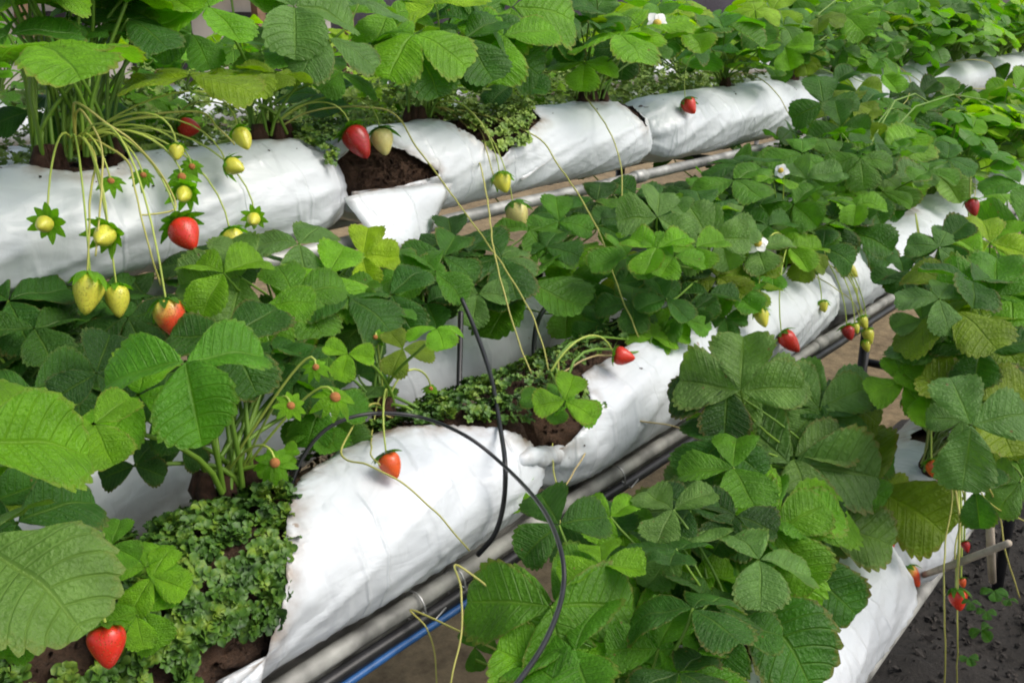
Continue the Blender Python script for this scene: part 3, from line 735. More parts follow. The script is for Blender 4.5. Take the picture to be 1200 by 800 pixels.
# ------------------------------------------------------------------ ground cover
def rosettes(name, mt, pts, size, nl, label, lobes=True, flat=.5, parentless=True):
    m = MB()
    for c, nrm in pts:
        z = nrm.normalized(); x = z.orthogonal().normalized(); y = z.cross(x); s0 = size*random.uniform(.6, 1.25); w0 = random.uniform(0, 6.28)
        for k in range(nl):
            w = w0+2*PI*k/nl+random.uniform(-.3, .3); l = s0*random.uniform(.7, 1.15); d = x*math.cos(w)+y*math.sin(w); t = z.cross(d)
            up = random.uniform(.15, .8)*flat*2; hw = l*random.uniform(.35, .5); vs = []
            for u, ww, zz in ((.05, .15, 0), (.4, .8, .25*up), (.75, 1.0, .55*up), (1.0, .55, .45*up)):
                for q in (-1, 0, 1):
                    j_ = random.uniform(-.12, .12)*l if lobes else 0
                    vs.append(c + d*(l*(u+(.08 if q == 0 else 0)))+t*(q*ww*hw)+z*(l*zz+(abs(q)*.16*l if u > .3 else 0)+j_))
            m.add(vs, [(r*3+q, r*3+q+1, r*3+q+4, r*3+q+3) for r in range(3) for q in range(2)])
    return tag(m.build(name, mt), label, 'ground cover', kind='stuff')
def soil_pt(row, x, thd, out=.0):
    yc, zc, a, b = ROWS[row]; t = math.radians(thd)
    return Vector((x, yc-(a-.012+out)*math.sin(t), zc+(b*.88+out)*math.cos(t))), Vector((0, -math.sin(t)*b, math.cos(t)*a)).normalized()
pts = []
while len(pts) < 1750:
    x, th = random.uniform(.10, .60), random.uniform(-40, 92)
    if noise.noise(Vector((x*26, th*.045, 4))) < -.33: continue
    lim = .60-.0013*max(0, th) - (.05 if th > 80 else 0)
    px, py, _ = proj(soil_pt('mid', x, th)[0])
    if x > lim or inside((px, py), [(222, 762), (300, 735), (285, 800), (212, 800)]) or inside((px, py), [(30, 690), (110, 690), (110, 790), (30, 790)]): continue
    c, n_ = soil_pt('mid', x, th, .004+.006*noise.noise(Vector((x*20, th*.05, 0)))); pts.append((c+n_*random.uniform(0, .008), n_+Vector((random.uniform(-.8, .8), random.uniform(-.8, .8), 0))))
rosettes('liverwort', MOSSM, pts, .0092, 6, 'dense crinkled green liverwort covering the split bag')
pts = []
while len(pts) < 800:
    x, th = random.uniform(.66, .98), random.uniform(-60, 25)
    if th > -12+ (x-.76)*330: continue
    if noise.noise(Vector((x*28, th*.05, 2))) < -.1: continue
    c, n_ = soil_pt('mid', x, th, .008+.012*random.random()); pts.append((c, n_+Vector((random.uniform(-.6, .6), random.uniform(-.6, .6), 0))))
while len(pts) < 1150:
    x, th = random.uniform(.84, 1.08), random.uniform(-60, 60)
    c, n_ = soil_pt('mid', x, th, .004+.012*random.random()); q = proj(c)
    if inside(q[:2], [(622, 478), (700, 470), (700, 530), (640, 540), (618, 505)]) or th > 15+(x-.84)*330: continue
    pts.append((c, n_+Vector((random.uniform(-.6, .6), random.uniform(-.6, .6), 0))))
while len(pts) < 1500:
    x, th = random.uniform(1.08, 1.38), random.uniform(-60, 12)
    c, n_ = soil_pt('mid', x, th, .006+.012*random.random()); pts.append((c, n_+Vector((random.uniform(-.6, .6), random.uniform(-.6, .6), 0))))
rosettes('seedling_weeds', MOSSM, pts, .0072, 5, 'low green weeds behind the white film of the middle tier', False, .6)
pts = []
while len(pts) < 420:
    x = random.uniform(1.30, 1.66); th = random.uniform(-30, 70)
    if x < 1.33+.001*th or x > 1.64-.0022*th: continue
    c, n_ = soil_pt('top', x, th, .01+.018*random.random()); pts.append((c, n_+Vector((random.uniform(-.7, .7), random.uniform(-.7, .7), .3))))
rosettes('bright_weeds', CLOVM, pts, .0085, 5, 'bright yellow green weeds in the opening of the torn bag', False, .7)
pts = []
while len(pts) < 5200:
    x = random.uniform(.35, 3.0); y = random.uniform(1.34, 1.56); z = H-.25+random.uniform(-.05, .06)+.13*random.random()**1.5
    pts.append((Vector((x, y, z)), Vector((random.uniform(-.7, .7), random.uniform(-.9, .3), 1))))
pts2 = []
while len(pts2) < 160:
    x, th = random.uniform(1.01, 1.16), random.uniform(-20, 62)
    if th > 62-(x-1.01)*500: continue
    c, n_ = soil_pt('top', x, th, .012+.014*random.random()); pts2.append((c, n_+Vector((random.uniform(-.7, .7), random.uniform(-.7, .7), .2))))
rosettes('dark_weeds', MOSSM, pts2, .008, 5, 'dark green weeds growing at the left of the bare brown soil', False, .6)
rosettes('bright_weeds', CLOVM, pts, .010, 5, 'airy pale green weeds between the top tier and the row behind', False, .7)
m = MB(); rc = random.Random(5)
for _ in range(9000):
    x, y = rc.uniform(.6, 3.4), rc.uniform(-.9, .85); z = .05+.03*noise.noise(Vector(((x+.5)*24*.35, (y+2)*17*.35, 1))); c = Vector((x, y, z+.004)); q = rc.uniform(.003, .010)*(1 if rc.random() < .93 else 2.2)
    vs = [c+Vector((rc.gauss(0, 1), rc.gauss(0, 1), rc.gauss(0, .7))).normalized()*q*rc.uniform(.7, 1.2) for _ in range(6)]
    m.add(vs, [(0, 1, 2), (0, 2, 3), (0, 3, 4), (0, 4, 1), (5, 2, 1), (5, 3, 2), (5, 4, 3), (5, 1, 4)])
tag(m.build('gravel', GRAVM, None, False), 'dark crumbly clods scattered over the black aisle soil', 'gravel', kind='stuff')
# soil litter on dark aisle
pts = []
while len(pts) < 160:
    x, y = random.uniform(1.5, 3.2), random.uniform(-.25, .3)
    if noise.noise(Vector((x*2.2, y*2.2, 7))) < .0: continue
    pts.append((Vector((x, y, .07)), Vector((random.uniform(-.4, .4), random.uniform(-.4, .4), 1))))
rosettes('ground_weeds', MOSSM, pts, .022, 5, 'small weeds on the dark soil at the bottom right', False, .6)

# ------------------------------------------------------------------ plants near the camera
PT, PM, PI_, PB, PK = 'strawberry plants along the top tier', 'strawberry plants along the middle tier', 'strawberry plants in the shaded inner row', 'strawberry plants along the lowest tier', 'strawberry plants in the row behind the top tier'
T1 = plant('top', .66, 'tall strawberry plant at the top left with berries hanging before the white film', PT, spread=.055, thick=.0022)
T2 = plant('top', .975, 'strawberry plant on dark soil with broad level leaves beside the torn bag', PT, spread=.035, thick=.002)
T3 = plant('top', 1.34, 'strawberry plant above the white flap with a dark round leaf', PT, dy=.02, spread=.035, thick=.002)
T4 = plant('top', 1.87, 'strawberry plant with dark bristling stems behind the notched white bag', PT, spread=.04, thick=.002)
T5 = plant('top', 2.5, 'strawberry plant behind the red berry on the white film', PT)
T6 = plant('top', 2.95, 'strawberry plant with yellow green raised leaves near the dark band', PT)
M0 = plant('mid', .26, 'strawberry plant at the bottom left with very large scalloped leaves', PM)
M0b = plant('mid', .36, 'small young plant with smooth pale leaves on the liverwort', PM, dy=-.03, stem=False)
M1 = plant('mid', .555, 'strawberry plant with many upright stems beside the liverwort', PM, dy=.04, spread=.03, thick=.0023)
M2 = plant('mid', .80, 'small leaved strawberry plant behind the split bag near the drip tubes', PM, dy=.06)
M3 = plant('mid', 1.03, 'young plantlet in the dark soil gap between two middle bags', PM, dy=-.045, stem=False)
M4 = plant('mid', 1.52, 'strawberry plant with pale corrugated leaves under the top tier pipe', PM)
M5 = plant('mid', 1.88, 'strawberry plant with a long truss of berries over the sandy gap', PM)
I1 = plant('inner', .50, 'dark leaved plant under the hanging green berries', PI_)
I2 = plant('inner', .86, 'bright leaved plant below the end of the torn bag', PI_)
I3 = plant('inner', 1.17, 'plant with dark drooping leaves below the white flap', PI_)
I4 = plant('inner', 1.50, 'plant with fine star shaped leaves under the two pale berries', PI_)
B1 = plant('bottom', .70, 'strawberry plant with a huge rounded leaf beside the black tube at the bottom', PB)
B2 = plant('bottom', .90, 'broad leaved strawberry plant at the bottom centre of the lowest tier', PB)
B3 = plant('bottom', 1.10, 'strawberry plant with light green cupped leaves over the lowest white bag', PB)
B4 = plant('bottom', 1.30, 'strawberry plant with tall rounded leaves before the middle bags', PB)
B5 = plant('bottom', 1.55, 'strawberry plant with hanging ribbed leaves and berries at the right edge', PB, dy=-.03)
B6 = plant('bottom', 1.85, 'dense strawberry plant at the right edge above the grey stick', PB)

# (plant, px, py, Y, size px, tip angle, face, tone)
HERO = [
 # top left plant
 (T1, 49, 54, 1.08, 110, 68, .10, 'B'), (T1, 10, 40, 1.18, 80, 150, .2, 'D'), (T1, 150, 22, 1.22, 70, 10, .2, 'D'), (T1, 120, 10, 1.28, 60, 40, .3, 'B'), (T1, 30, -10, 1.2, 70, 100, .2, 'B'), (T1, 195, -5, 1.25, 62, -10, .25, 'B'), (T1, 160, -22, 1.3, 60, 80, .3, 'M'),
 (T1, 118, 135, 1.3, 40, -70, .5, 'D'), (T1, 35, 130, 1.33, 45, -40, .4, 'D'),
 # T2
 (T2, 222, 88, 1.15, 80, -5, .12, 'On'), (T2, 300, 86, 1.18, 74, 170, .10, 'O'), (T2, 385, 45, 1.15, 62, -150, .45, 'G'), (T2, 345, 8, 1.2, 75, 0, .35, 'G'), (T2, 305, 60, 1.25, 48, -5, .45, 'G'), (T2, 245, 8, 1.2, 70, 190, .25, 'B'), (T2, 270, -15, 1.3, 66, 80, .3, 'M'), (T2, 375, 110, 1.3, 50, -60, .5, 'D'), (T2, 225, 40, 1.3, 50, 200, .4, 'M'), (T2, 420, 5, 1.2, 60, 30, .35, 'G'),
 # T3
 (T3, 490, 62, 1.12, 68, 178, .38, 'Dn'), (T3, 485, 40, 1.13, 74, 160, .25, 'Bn'), (T3, 560, 22, 1.2, 66, 40, .35, 'D'), (T3, 590, 42, 1.14, 66, 15, .35, 'B'), (T3, 600, 8, 1.18, 75, 0, .3, 'B'), (T3, 545, 45, 1.15, 60, -50, .45, 'D'), (T3, 510, 5, 1.2, 65, 120, .35, 'Y'), (T3, 455, 15, 1.25, 60, 150, .4, 'B'), (T3, 580, 58, 1.2, 58, -20, .35, 'D'), (T3, 535, -5, 1.25, 60, 90, .4, 'M'), (T3, 600, 98, 1.25, 45, -10, .3, 'D'), (T3, 510, 75, 1.25, 45, -100, .5, 'O'),
 # T4
 (T4, 725, 40, 1.12, 60, 185, .2, 'B'), (T4, 750, 30, 1.15, 60, 10, .25, 'B'), (T4, 665, 10, 1.2, 50, 150, .35, 'D'), (T4, 690, 25, 1.22, 50, 60, .4, 'G'), (T4, 790, 45, 1.18, 44, -10, .3, 'D'), (T4, 700, 0, 1.2, 50, 100, .35, 'M'), (T4, 650, 40, 1.25, 45, 200, .4, 'D'), (T4, 770, 8, 1.2, 52, 20, .3, 'M'), (T4, 735, 55, 1.25, 40, -100, .5, 'K'),
 # T5 / T6
 (T5, 850, 30, 1.14, 52, 190, .25, 'M'), (T5, 840, 22, 1.18, 55, 20, .25, 'M'), (T5, 810, 40, 1.15, 45, 170, .3, 'B'), (T5, 880, 30, 1.2, 42, -30, .4, 'M'), (T5, 830, 60, 1.2, 40, -100, .4, 'M'), (T5, 795, 15, 1.22, 44, 100, .4, 'Y'),
 (T6, 885, 12, 1.2, 32, 100, .5, 'Y'), (T6, 905, 14, 1.2, 36, 60, .5, 'Y'), (T6, 918, 30, 1.15, 34, 20, .4, 'G'), (T6, 920, 55, 1.12, 32, -80, .6, 'B'), (T6, 945, 25, 1.2, 40, 0, .4, 'M'), (T6, 990, 18, 1.2, 42, 30, .4, 'B'),
 # middle row left
 (M0, -38, 500, .58, 128, 40, .42, 'Bn'), (M0, -45, 522, .56, 132, 8, .42, 'Bn'), (M0, -28, 640, .53, 158, -20, .08, 'Gn'), (M0, 20, 612, .62, 92, 25, .5, 'Dn'), (M0, -28, 722, .5, 78, -20, .6, 'M'), (M0, -10, 690, .55, 70, -60, .6, 'M'), (M0, 130, 640, .70, 36, -20, .5, 'M'), (M0, -15, 590, .66, 70, 140, .5, 'D'),
 (M0b, 170, 665, .70, 44, 65, .55, 'B'), (M0b, 178, 676, .69, 44, -20, .6, 'B'), (M0b, 166, 716, .68, 46, -60, .6, 'B'), (M0b, 160, 722, .68, 40, 190, .6, 'B'),
 (M1, 217, 424, .74, 100, -82, .38, 'M'), (M1, 268, 398, .80, 80, 40, .45, 'D'), (M1, 110, 497, .72, 62, -60, .65, 'B'), (M1, 162, 462, .78, 82, -12, .35, 'B'), (M1, 215, 520, .82, 36, 200, .8, 'Kn'), (M1, 158, 545, .82, 40, 200, .7, 'Kn'), (M1, 190, 470, .8, 60, 190, .4, 'D'), (M1, 378, 470, .82, 55, -110, .6, 'M'), (M1, 345, 445, .84, 48, -20, .5, 'D'), (M1, 250, 455, .86, 60, -120, .4, 'K'), (M1, 330, 530, .78, 20, -60, .6, 'B'),
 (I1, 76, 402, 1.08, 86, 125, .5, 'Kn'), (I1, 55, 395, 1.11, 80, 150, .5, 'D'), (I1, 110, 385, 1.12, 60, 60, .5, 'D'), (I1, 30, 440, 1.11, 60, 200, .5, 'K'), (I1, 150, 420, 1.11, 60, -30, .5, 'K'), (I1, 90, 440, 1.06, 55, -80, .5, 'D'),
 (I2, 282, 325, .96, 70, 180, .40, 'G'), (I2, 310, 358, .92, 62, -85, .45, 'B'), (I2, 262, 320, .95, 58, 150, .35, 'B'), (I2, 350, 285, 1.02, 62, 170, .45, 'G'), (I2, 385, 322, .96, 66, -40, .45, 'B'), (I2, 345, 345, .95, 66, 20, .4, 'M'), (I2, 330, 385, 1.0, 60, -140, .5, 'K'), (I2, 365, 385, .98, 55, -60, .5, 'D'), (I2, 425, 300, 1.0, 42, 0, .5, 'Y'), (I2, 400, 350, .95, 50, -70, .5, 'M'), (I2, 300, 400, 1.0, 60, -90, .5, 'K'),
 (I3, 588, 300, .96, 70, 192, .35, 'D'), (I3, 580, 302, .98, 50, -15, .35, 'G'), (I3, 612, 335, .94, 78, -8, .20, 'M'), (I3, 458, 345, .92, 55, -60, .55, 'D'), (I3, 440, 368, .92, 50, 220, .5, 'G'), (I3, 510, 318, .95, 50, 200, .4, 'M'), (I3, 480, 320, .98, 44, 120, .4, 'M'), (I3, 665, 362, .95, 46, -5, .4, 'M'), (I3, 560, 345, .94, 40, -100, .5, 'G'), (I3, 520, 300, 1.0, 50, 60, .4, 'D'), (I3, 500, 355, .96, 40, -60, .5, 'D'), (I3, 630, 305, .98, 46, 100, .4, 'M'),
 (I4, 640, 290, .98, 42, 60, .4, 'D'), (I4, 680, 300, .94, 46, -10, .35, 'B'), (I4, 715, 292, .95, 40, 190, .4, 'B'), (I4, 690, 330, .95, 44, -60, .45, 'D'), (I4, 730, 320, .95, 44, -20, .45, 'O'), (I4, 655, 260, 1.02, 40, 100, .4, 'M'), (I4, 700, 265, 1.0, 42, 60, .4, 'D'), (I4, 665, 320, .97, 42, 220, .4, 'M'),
 (M2, 372, 500, .82, 42, 200, .5, 'M'), (M2, 425, 470, .84, 42, 160, .5, 'G'), (M2, 395, 495, .83, 46, -50, .6, 'G'), (M2, 440, 475, .86, 34, 60, .5, 'M'), (M2, 420, 440, .88, 34, 100, .5, 'D'), (M2, 585, 556, .70, 24, 100, .6, 'B'), (M2, 600, 572, .69, 30, -60, .6, 'B'),
 (M3, 662, 470, .66, 40, 75, .45, 'B'), (M3, 668, 474, .67, 36, -20, .4, 'Bn'), (M3, 645, 468, .69, 34, 170, .5, 'M'), (M3, 764, 395, .73, 34, 100, .5, 'B'), (M3, 775, 390, .73, 34, 0, .4, 'B'),
 (M4, 830, 280, .74, 50, 115, .62, 'G'), (M4, 770, 255, .80, 50, 80, .55, 'G'), (M4, 845, 278, .75, 46, 20, .55, 'G'), (M4, 815, 290, .72, 42, -70, .5, 'B'), (M4, 770, 290, .74, 46, 160, .4, 'B'), (M4, 790, 300, .72, 40, -120, .5, 'B'), (M4, 735, 300, .8, 46, 190, .4, 'M'), (M4, 870, 310, .72, 44, 0, .25, 'O'), (M4, 840, 325, .74, 44, -30, .3, 'O'), (M4, 760, 330, .8, 40, -100, .5, 'D'), (M4, 800, 330, .78, 40, -60, .4, 'K'),
 (M5, 925, 290, .72, 44, 5, .4, 'B'), (M5, 955, 225, .74, 42, 160, .5, 'G'), (M5, 945, 210, .76, 40, 20, .5, 'G'), (M5, 930, 240, .75, 40, -40, .5, 'M'), (M5, 985, 225, .75, 40, 190, .3, 'B'), (M5, 1000, 272, .70, 48, -20, .5, 'D'), (M5, 890, 240, .8, 44, 170, .35, 'D'), (M5, 870, 190, .85, 50, 150, .3, 'D'), (M5, 860, 210, .82, 50, -30, .4, 'M'), (M5, 900, 265, .75, 42, 150, .4, 'D'),
 # lowest row, big foreground leaves
 (B1, 645, 710, .50, 104, 172, .68, 'Mn'), (B1, 648, 705, .52, 86, 52, .66, 'Mn'), (B1, 690, 752, .48, 108, 192, .55, 'Mn'), (B1, 665, 795, .46, 90, 160, .6, 'B'), (B1, 655, 615, .56, 60, 120, .5, 'D'), (B1, 690, 800, .45, 70, -60, .6, 'M'), (B1, 700, 640, .56, 60, 60, .5, 'D'),
 (B2, 738, 728, .46, 62, 120, .62, 'B'), (B2, 742, 732, .46, 66, -65, .68, 'B'), (B2, 745, 722, .47, 66, 20, .55, 'B'), (B2, 800, 600, .54, 62, 175, .62, 'Gn'), (B2, 795, 595, .56, 52, 80, .5, 'G'), (B2, 715, 605, .55, 40, 150, .5, 'B'), (B2, 730, 620, .55, 44, -80, .5, 'B'), (B2, 800, 690, .46, 62, 10, .6, 'B'), (B2, 790, 660, .5, 66, 120, .5, 'D'), (B2, 770, 650, .52, 60, -60, .5, 'K'), (B2, 858, 715, .44, 98, -88, .6, 'Dn'), (B2, 850, 720, .45, 80, 215, .6, 'Dn'), (B2, 800, 770, .42, 80, -60, .6, 'M'), (B2, 760, 790, .44, 70, 200, .6, 'D'), (B2, 850, 660, .5, 66, 180, .5, 'K'), (B2, 820, 640, .5, 60, -100, .5, 'D'),
 (B3, 907, 618, .42, 82, 126, .62, 'B'), (B3, 912, 612, .42, 100, 17, .55, 'B'), (B3, 908, 622, .41, 72, -48, .6, 'B'), (B3, 952, 602, .42, 92, -14, .55, 'Gn'), (B3, 935, 655, .40, 84, -38, .6, 'Dn'), (B3, 870, 698, .40, 112, -40, .22, 'Dn'), (B3, 905, 592, .46, 84, 195, .55, 'G'), (B3, 1010, 672, .38, 34, -50, .55, 'O'), (B3, 880, 640, .46, 70, -120, .5, 'D'), (B3, 868, 590, .48, 66, -60, .5, 'K'), (B3, 955, 560, .46, 66, 140, .5, 'G'), (B3, 850, 560, .5, 60, 190, .55, 'G'),
 (B4, 926, 545, .46, 112, 134, .72, 'Gn'), (B4, 868, 458, .52, 76, 85, .66, 'G'), (B4, 885, 455, .53, 62, 20, .5, 'Gn'), (B4, 852, 455, .54, 66, 185, .5, 'K'), (B4, 960, 478, .46, 62, 130, .6, 'G'), (B4, 968, 470, .46, 66, 25, .55, 'G'), (B4, 965, 490, .45, 72, -55, .6, 'Dn'), (B4, 985, 470, .45, 50, -20, .4, 'O'), (B4, 875, 535, .5, 58, 190, .55, 'G'), (B4, 850, 495, .54, 44, 185, .3, 'B'), (B4, 930, 535, .46, 72, 20, .5, 'G'), (B4, 1025, 570, .38, 90, -28, .5, 'On'), (B4, 1022, 575, .39, 58, -70, .6, 'O'), (B4, 965, 520, .47, 60, -60, .5, 'D'), (B4, 1000, 535, .43, 44, 0, .5, 'M'), (B4, 920, 500, .5, 60, 60, .5, 'D'), (B4, 845, 520, .52, 60, 220, .5, 'D'),
 (B5, 1138, 498, .24, 74, -95, .72, 'Gn'), (B5, 1128, 492, .26, 38, 170, .45, 'G'), (B5, 1150, 470, .26, 78, 20, .4, 'O'), (B5, 1143, 575, .22, 40, -85, .75, 'Dn'), (B5, 1195, 565, .2, 44, 230, .6, 'G'), (B5, 1105, 428, .32, 66, 20, .5, 'G'), (B5, 1100, 430, .33, 50, 170, .45, 'G'), (B5, 1130, 440, .3, 66, -20, .5, 'D'), (B5, 1160, 450, .28, 60, 160, .4, 'M'), (B5, 1190, 500, .22, 60, 100, .5, 'O'), (B5, 1060, 450, .36, 44, 190, .4, 'B'), (B5, 1085, 462, .33, 44, 0, .4, 'B'),
 (B6, 1150, 378, .30, 70, 30, .35, 'O'), (B6, 1120, 365, .32, 70, 195, .3, 'O'), (B6, 1165, 345, .30, 66, 80, .4, 'M'), (B6, 1190, 400, .26, 66, -60, .5, 'D'), (B6, 1100, 350, .34, 46, 170, .45, 'G'), (B6, 1105, 400, .33, 50, -60, .5, 'M'), (B6, 1150, 410, .28, 60, -100, .5, 'D'), (B6, 1185, 345, .28, 60, 10, .3, 'B'), (B6, 1080, 375, .36, 34, 190, .5, 'G'), (B6, 1140, 330, .32, 60, 160, .25, 'D'),
]
B7 = plant('bottom', 2.15, 'bright leaved plant at the right edge above the dense one', PB)
M6 = plant('mid', 2.25, 'strawberry plant over the sandy gap next to the far middle bag', PM)
HERO += [(T6, 975, 98, 1.13, 34, -60, .5, 'D'), (T6, 1003, 106, 1.12, 30, -100, .6, 'O'), (T6, 1035, 88, 1.13, 36, 20, .4, 'B'), (T6, 1058, 110, 1.11, 28, -90, .6, 'K'), (T6, 1078, 112, 1.11, 28, -60, .6, 'K'), (T6, 1092, 92, 1.13, 30, -20, .4, 'M'), (T6, 1178, 94, 1.12, 28, 10, .5, 'D'),
 (M6, 965, 122, .95, 40, 100, .6, 'D'), (M6, 985, 128, .94, 40, 60, .55, 'O'), (M6, 1012, 124, .94, 38, 160, .5, 'D'), (M6, 1040, 126, .93, 38, 40, .5, 'M'), (M6, 1192, 106, .92, 34, 60, .5, 'B'), (M6, 1065, 135, .9, 40, -20, .4, 'D'), (M6, 1150, 130, .9, 40, -10, .4, 'B'), (M6, 1185, 140, .88, 40, 190, .4, 'M'),
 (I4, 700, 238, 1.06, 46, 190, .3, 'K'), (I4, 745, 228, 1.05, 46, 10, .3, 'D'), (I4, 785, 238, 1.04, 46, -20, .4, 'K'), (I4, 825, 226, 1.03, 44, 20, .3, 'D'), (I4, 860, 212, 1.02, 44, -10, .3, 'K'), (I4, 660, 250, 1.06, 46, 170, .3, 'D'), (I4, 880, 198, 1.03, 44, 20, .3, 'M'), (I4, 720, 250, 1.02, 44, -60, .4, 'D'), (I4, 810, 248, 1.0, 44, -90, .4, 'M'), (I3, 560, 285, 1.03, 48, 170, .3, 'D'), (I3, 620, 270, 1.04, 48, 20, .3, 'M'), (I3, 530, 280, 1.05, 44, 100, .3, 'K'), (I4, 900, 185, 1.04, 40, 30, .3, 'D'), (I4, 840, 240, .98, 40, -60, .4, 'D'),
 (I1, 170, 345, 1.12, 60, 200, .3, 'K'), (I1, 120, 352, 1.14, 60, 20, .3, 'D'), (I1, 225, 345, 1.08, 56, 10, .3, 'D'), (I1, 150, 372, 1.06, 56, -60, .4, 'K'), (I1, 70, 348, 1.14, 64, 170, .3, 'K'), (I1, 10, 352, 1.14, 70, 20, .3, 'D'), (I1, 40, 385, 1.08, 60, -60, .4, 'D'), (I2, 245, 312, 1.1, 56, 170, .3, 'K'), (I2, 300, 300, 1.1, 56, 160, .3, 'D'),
 (M4, 780, 350, .73, 38, 200, .4, 'D'), (M4, 830, 345, .72, 40, -100, .4, 'D'), (M4, 800, 372, .71, 34, -140, .45, 'M'), (M4, 858, 345, .71, 40, -30, .35, 'M'), (M4, 740, 355, .78, 42, 180, .4, 'D'), (M4, 880, 335, .71, 38, 10, .3, 'O'), (M4, 705, 380, .82, 34, 200, .4, 'D'), (M4, 815, 362, .71, 30, -60, .5, 'K'), (M4, 760, 372, .76, 32, -90, .45, 'D'), (M4, 850, 372, .70, 26, -80, .5, 'D'), (M5, 905, 318, .71, 36, 190, .35, 'M'), (M5, 965, 290, .70, 38, -20, .4, 'D'), (M5, 945, 300, .70, 30, -100, .5, 'O'),
 (B7, 1160, 285, .38, 46, 100, .5, 'Y'), (B7, 1165, 290, .38, 52, -20, .45, 'B'), (B7, 1150, 300, .38, 46, 190, .4, 'B'), (B7, 1105, 285, .42, 40, -60, .6, 'D'), (B7, 1100, 290, .42, 36, 60, .55, 'G'), (B7, 1190, 310, .34, 60, 160, .35, 'G'), (B7, 1075, 318, .46, 40, -30, .55, 'D'), (B7, 1195, 260, .36, 48, 60, .5, 'M'), (B7, 1110, 330, .38, 50, 20, .3, 'O'), (B7, 1060, 322, .48, 36, 190, .4, 'D'), (B7, 1180, 235, .42, 40, 120, .4, 'B'), (B7, 1195, 215, .44, 40, 180, .4, 'M'),
 (M6, 1040, 190, .76, 60, 170, .5, 'B'), (M6, 1050, 185, .76, 52, 30, .5, 'B'), (M6, 1045, 215, .72, 46, -60, .5, 'G'), (M6, 1100, 205, .74, 50, 10, .3, 'G'), (M6, 1010, 230, .74, 46, 190, .4, 'D'), (M6, 1010, 280, .72, 48, 200, .5, 'D'), (M6, 975, 255, .74, 46, 10, .5, 'K'), (M6, 1120, 180, .8, 44, 60, .35, 'M'), (M6, 985, 150, .86, 38, 100, .6, 'D'), (M6, 1005, 150, .86, 36, 60, .5, 'O'), (M6, 1050, 150, .86, 46, 0, .3, 'M'), (M6, 1090, 150, .86, 40, 20, .4, 'G'), (M6, 975, 185, .8, 40, 200, .4, 'M'), (M6, 940, 180, .84, 42, 190, .3, 'M')]
for p, px, py, Y, s, a, f, tn in HERO: hero(p, px, py, Y, s, a, f, tn, random.choice(HI), True, .06 if s > 95 or len(tn) > 1 else .20)
for p, n, kw in ((T1, 2, dict(rmin=.16, rmax=.27, emin=45)), (T2, 3, dict(rmin=.12, rmax=.22, emin=40)), (T3, 4, dict(rmin=.12, rmax=.22, emin=40)), (T4, 10, dict(rmin=.12, rmax=.22, emin=35)), (T5, 14, dict(rmin=.08, rmax=.18)), (T6, 20, dict(rmin=.08, rmax=.24)),
                 (M0, 6, dict(rmin=.1, rmax=.2)), (M1, 4, dict(tones='DDKM', emin=40)), (M2, 6, dict(size=(.03, .045))), (M4, 8, dict(tones='MDBG')), (M5, 11, dict(tones='MDBG')),
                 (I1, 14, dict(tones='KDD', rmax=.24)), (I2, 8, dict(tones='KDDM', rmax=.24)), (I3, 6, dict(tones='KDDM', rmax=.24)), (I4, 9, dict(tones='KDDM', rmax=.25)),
                 (B1, 10, dict(tones='DMKB')), (B2, 9, dict(tones='DMKGB')), (B3, 5, dict(tones='DMKG')), (B4, 8, dict(tones='DMKG')), (B5, 12, dict(tones='MGOD')), (B6, 14, dict(tones='MGODB')), (B7, 16, dict(tones='MBBDG')), (M6, 26, dict(rmax=.30, emin=40))):
    fill(p, n, **kw)
# ---- more stalked leaves: blades high above the frame or behind others, stalks in view
for k in range(24):
    px = random.uniform(-30, 190); hero(T1, px, random.uniform(-75, -25), random.uniform(1.15, 1.4), 70, random.uniform(0, 180), .3, random.choice('BMD'))
for px, py, Y in ((262, 415, .86), (285, 425, .84), (305, 430, .86), (320, 420, .88), (275, 440, .9), (338, 440, .86), (300, 405, .9), (350, 425, .9)):
    hero(M1, px, py, Y, 46, random.uniform(30, 150), .3, random.choice('DK'))
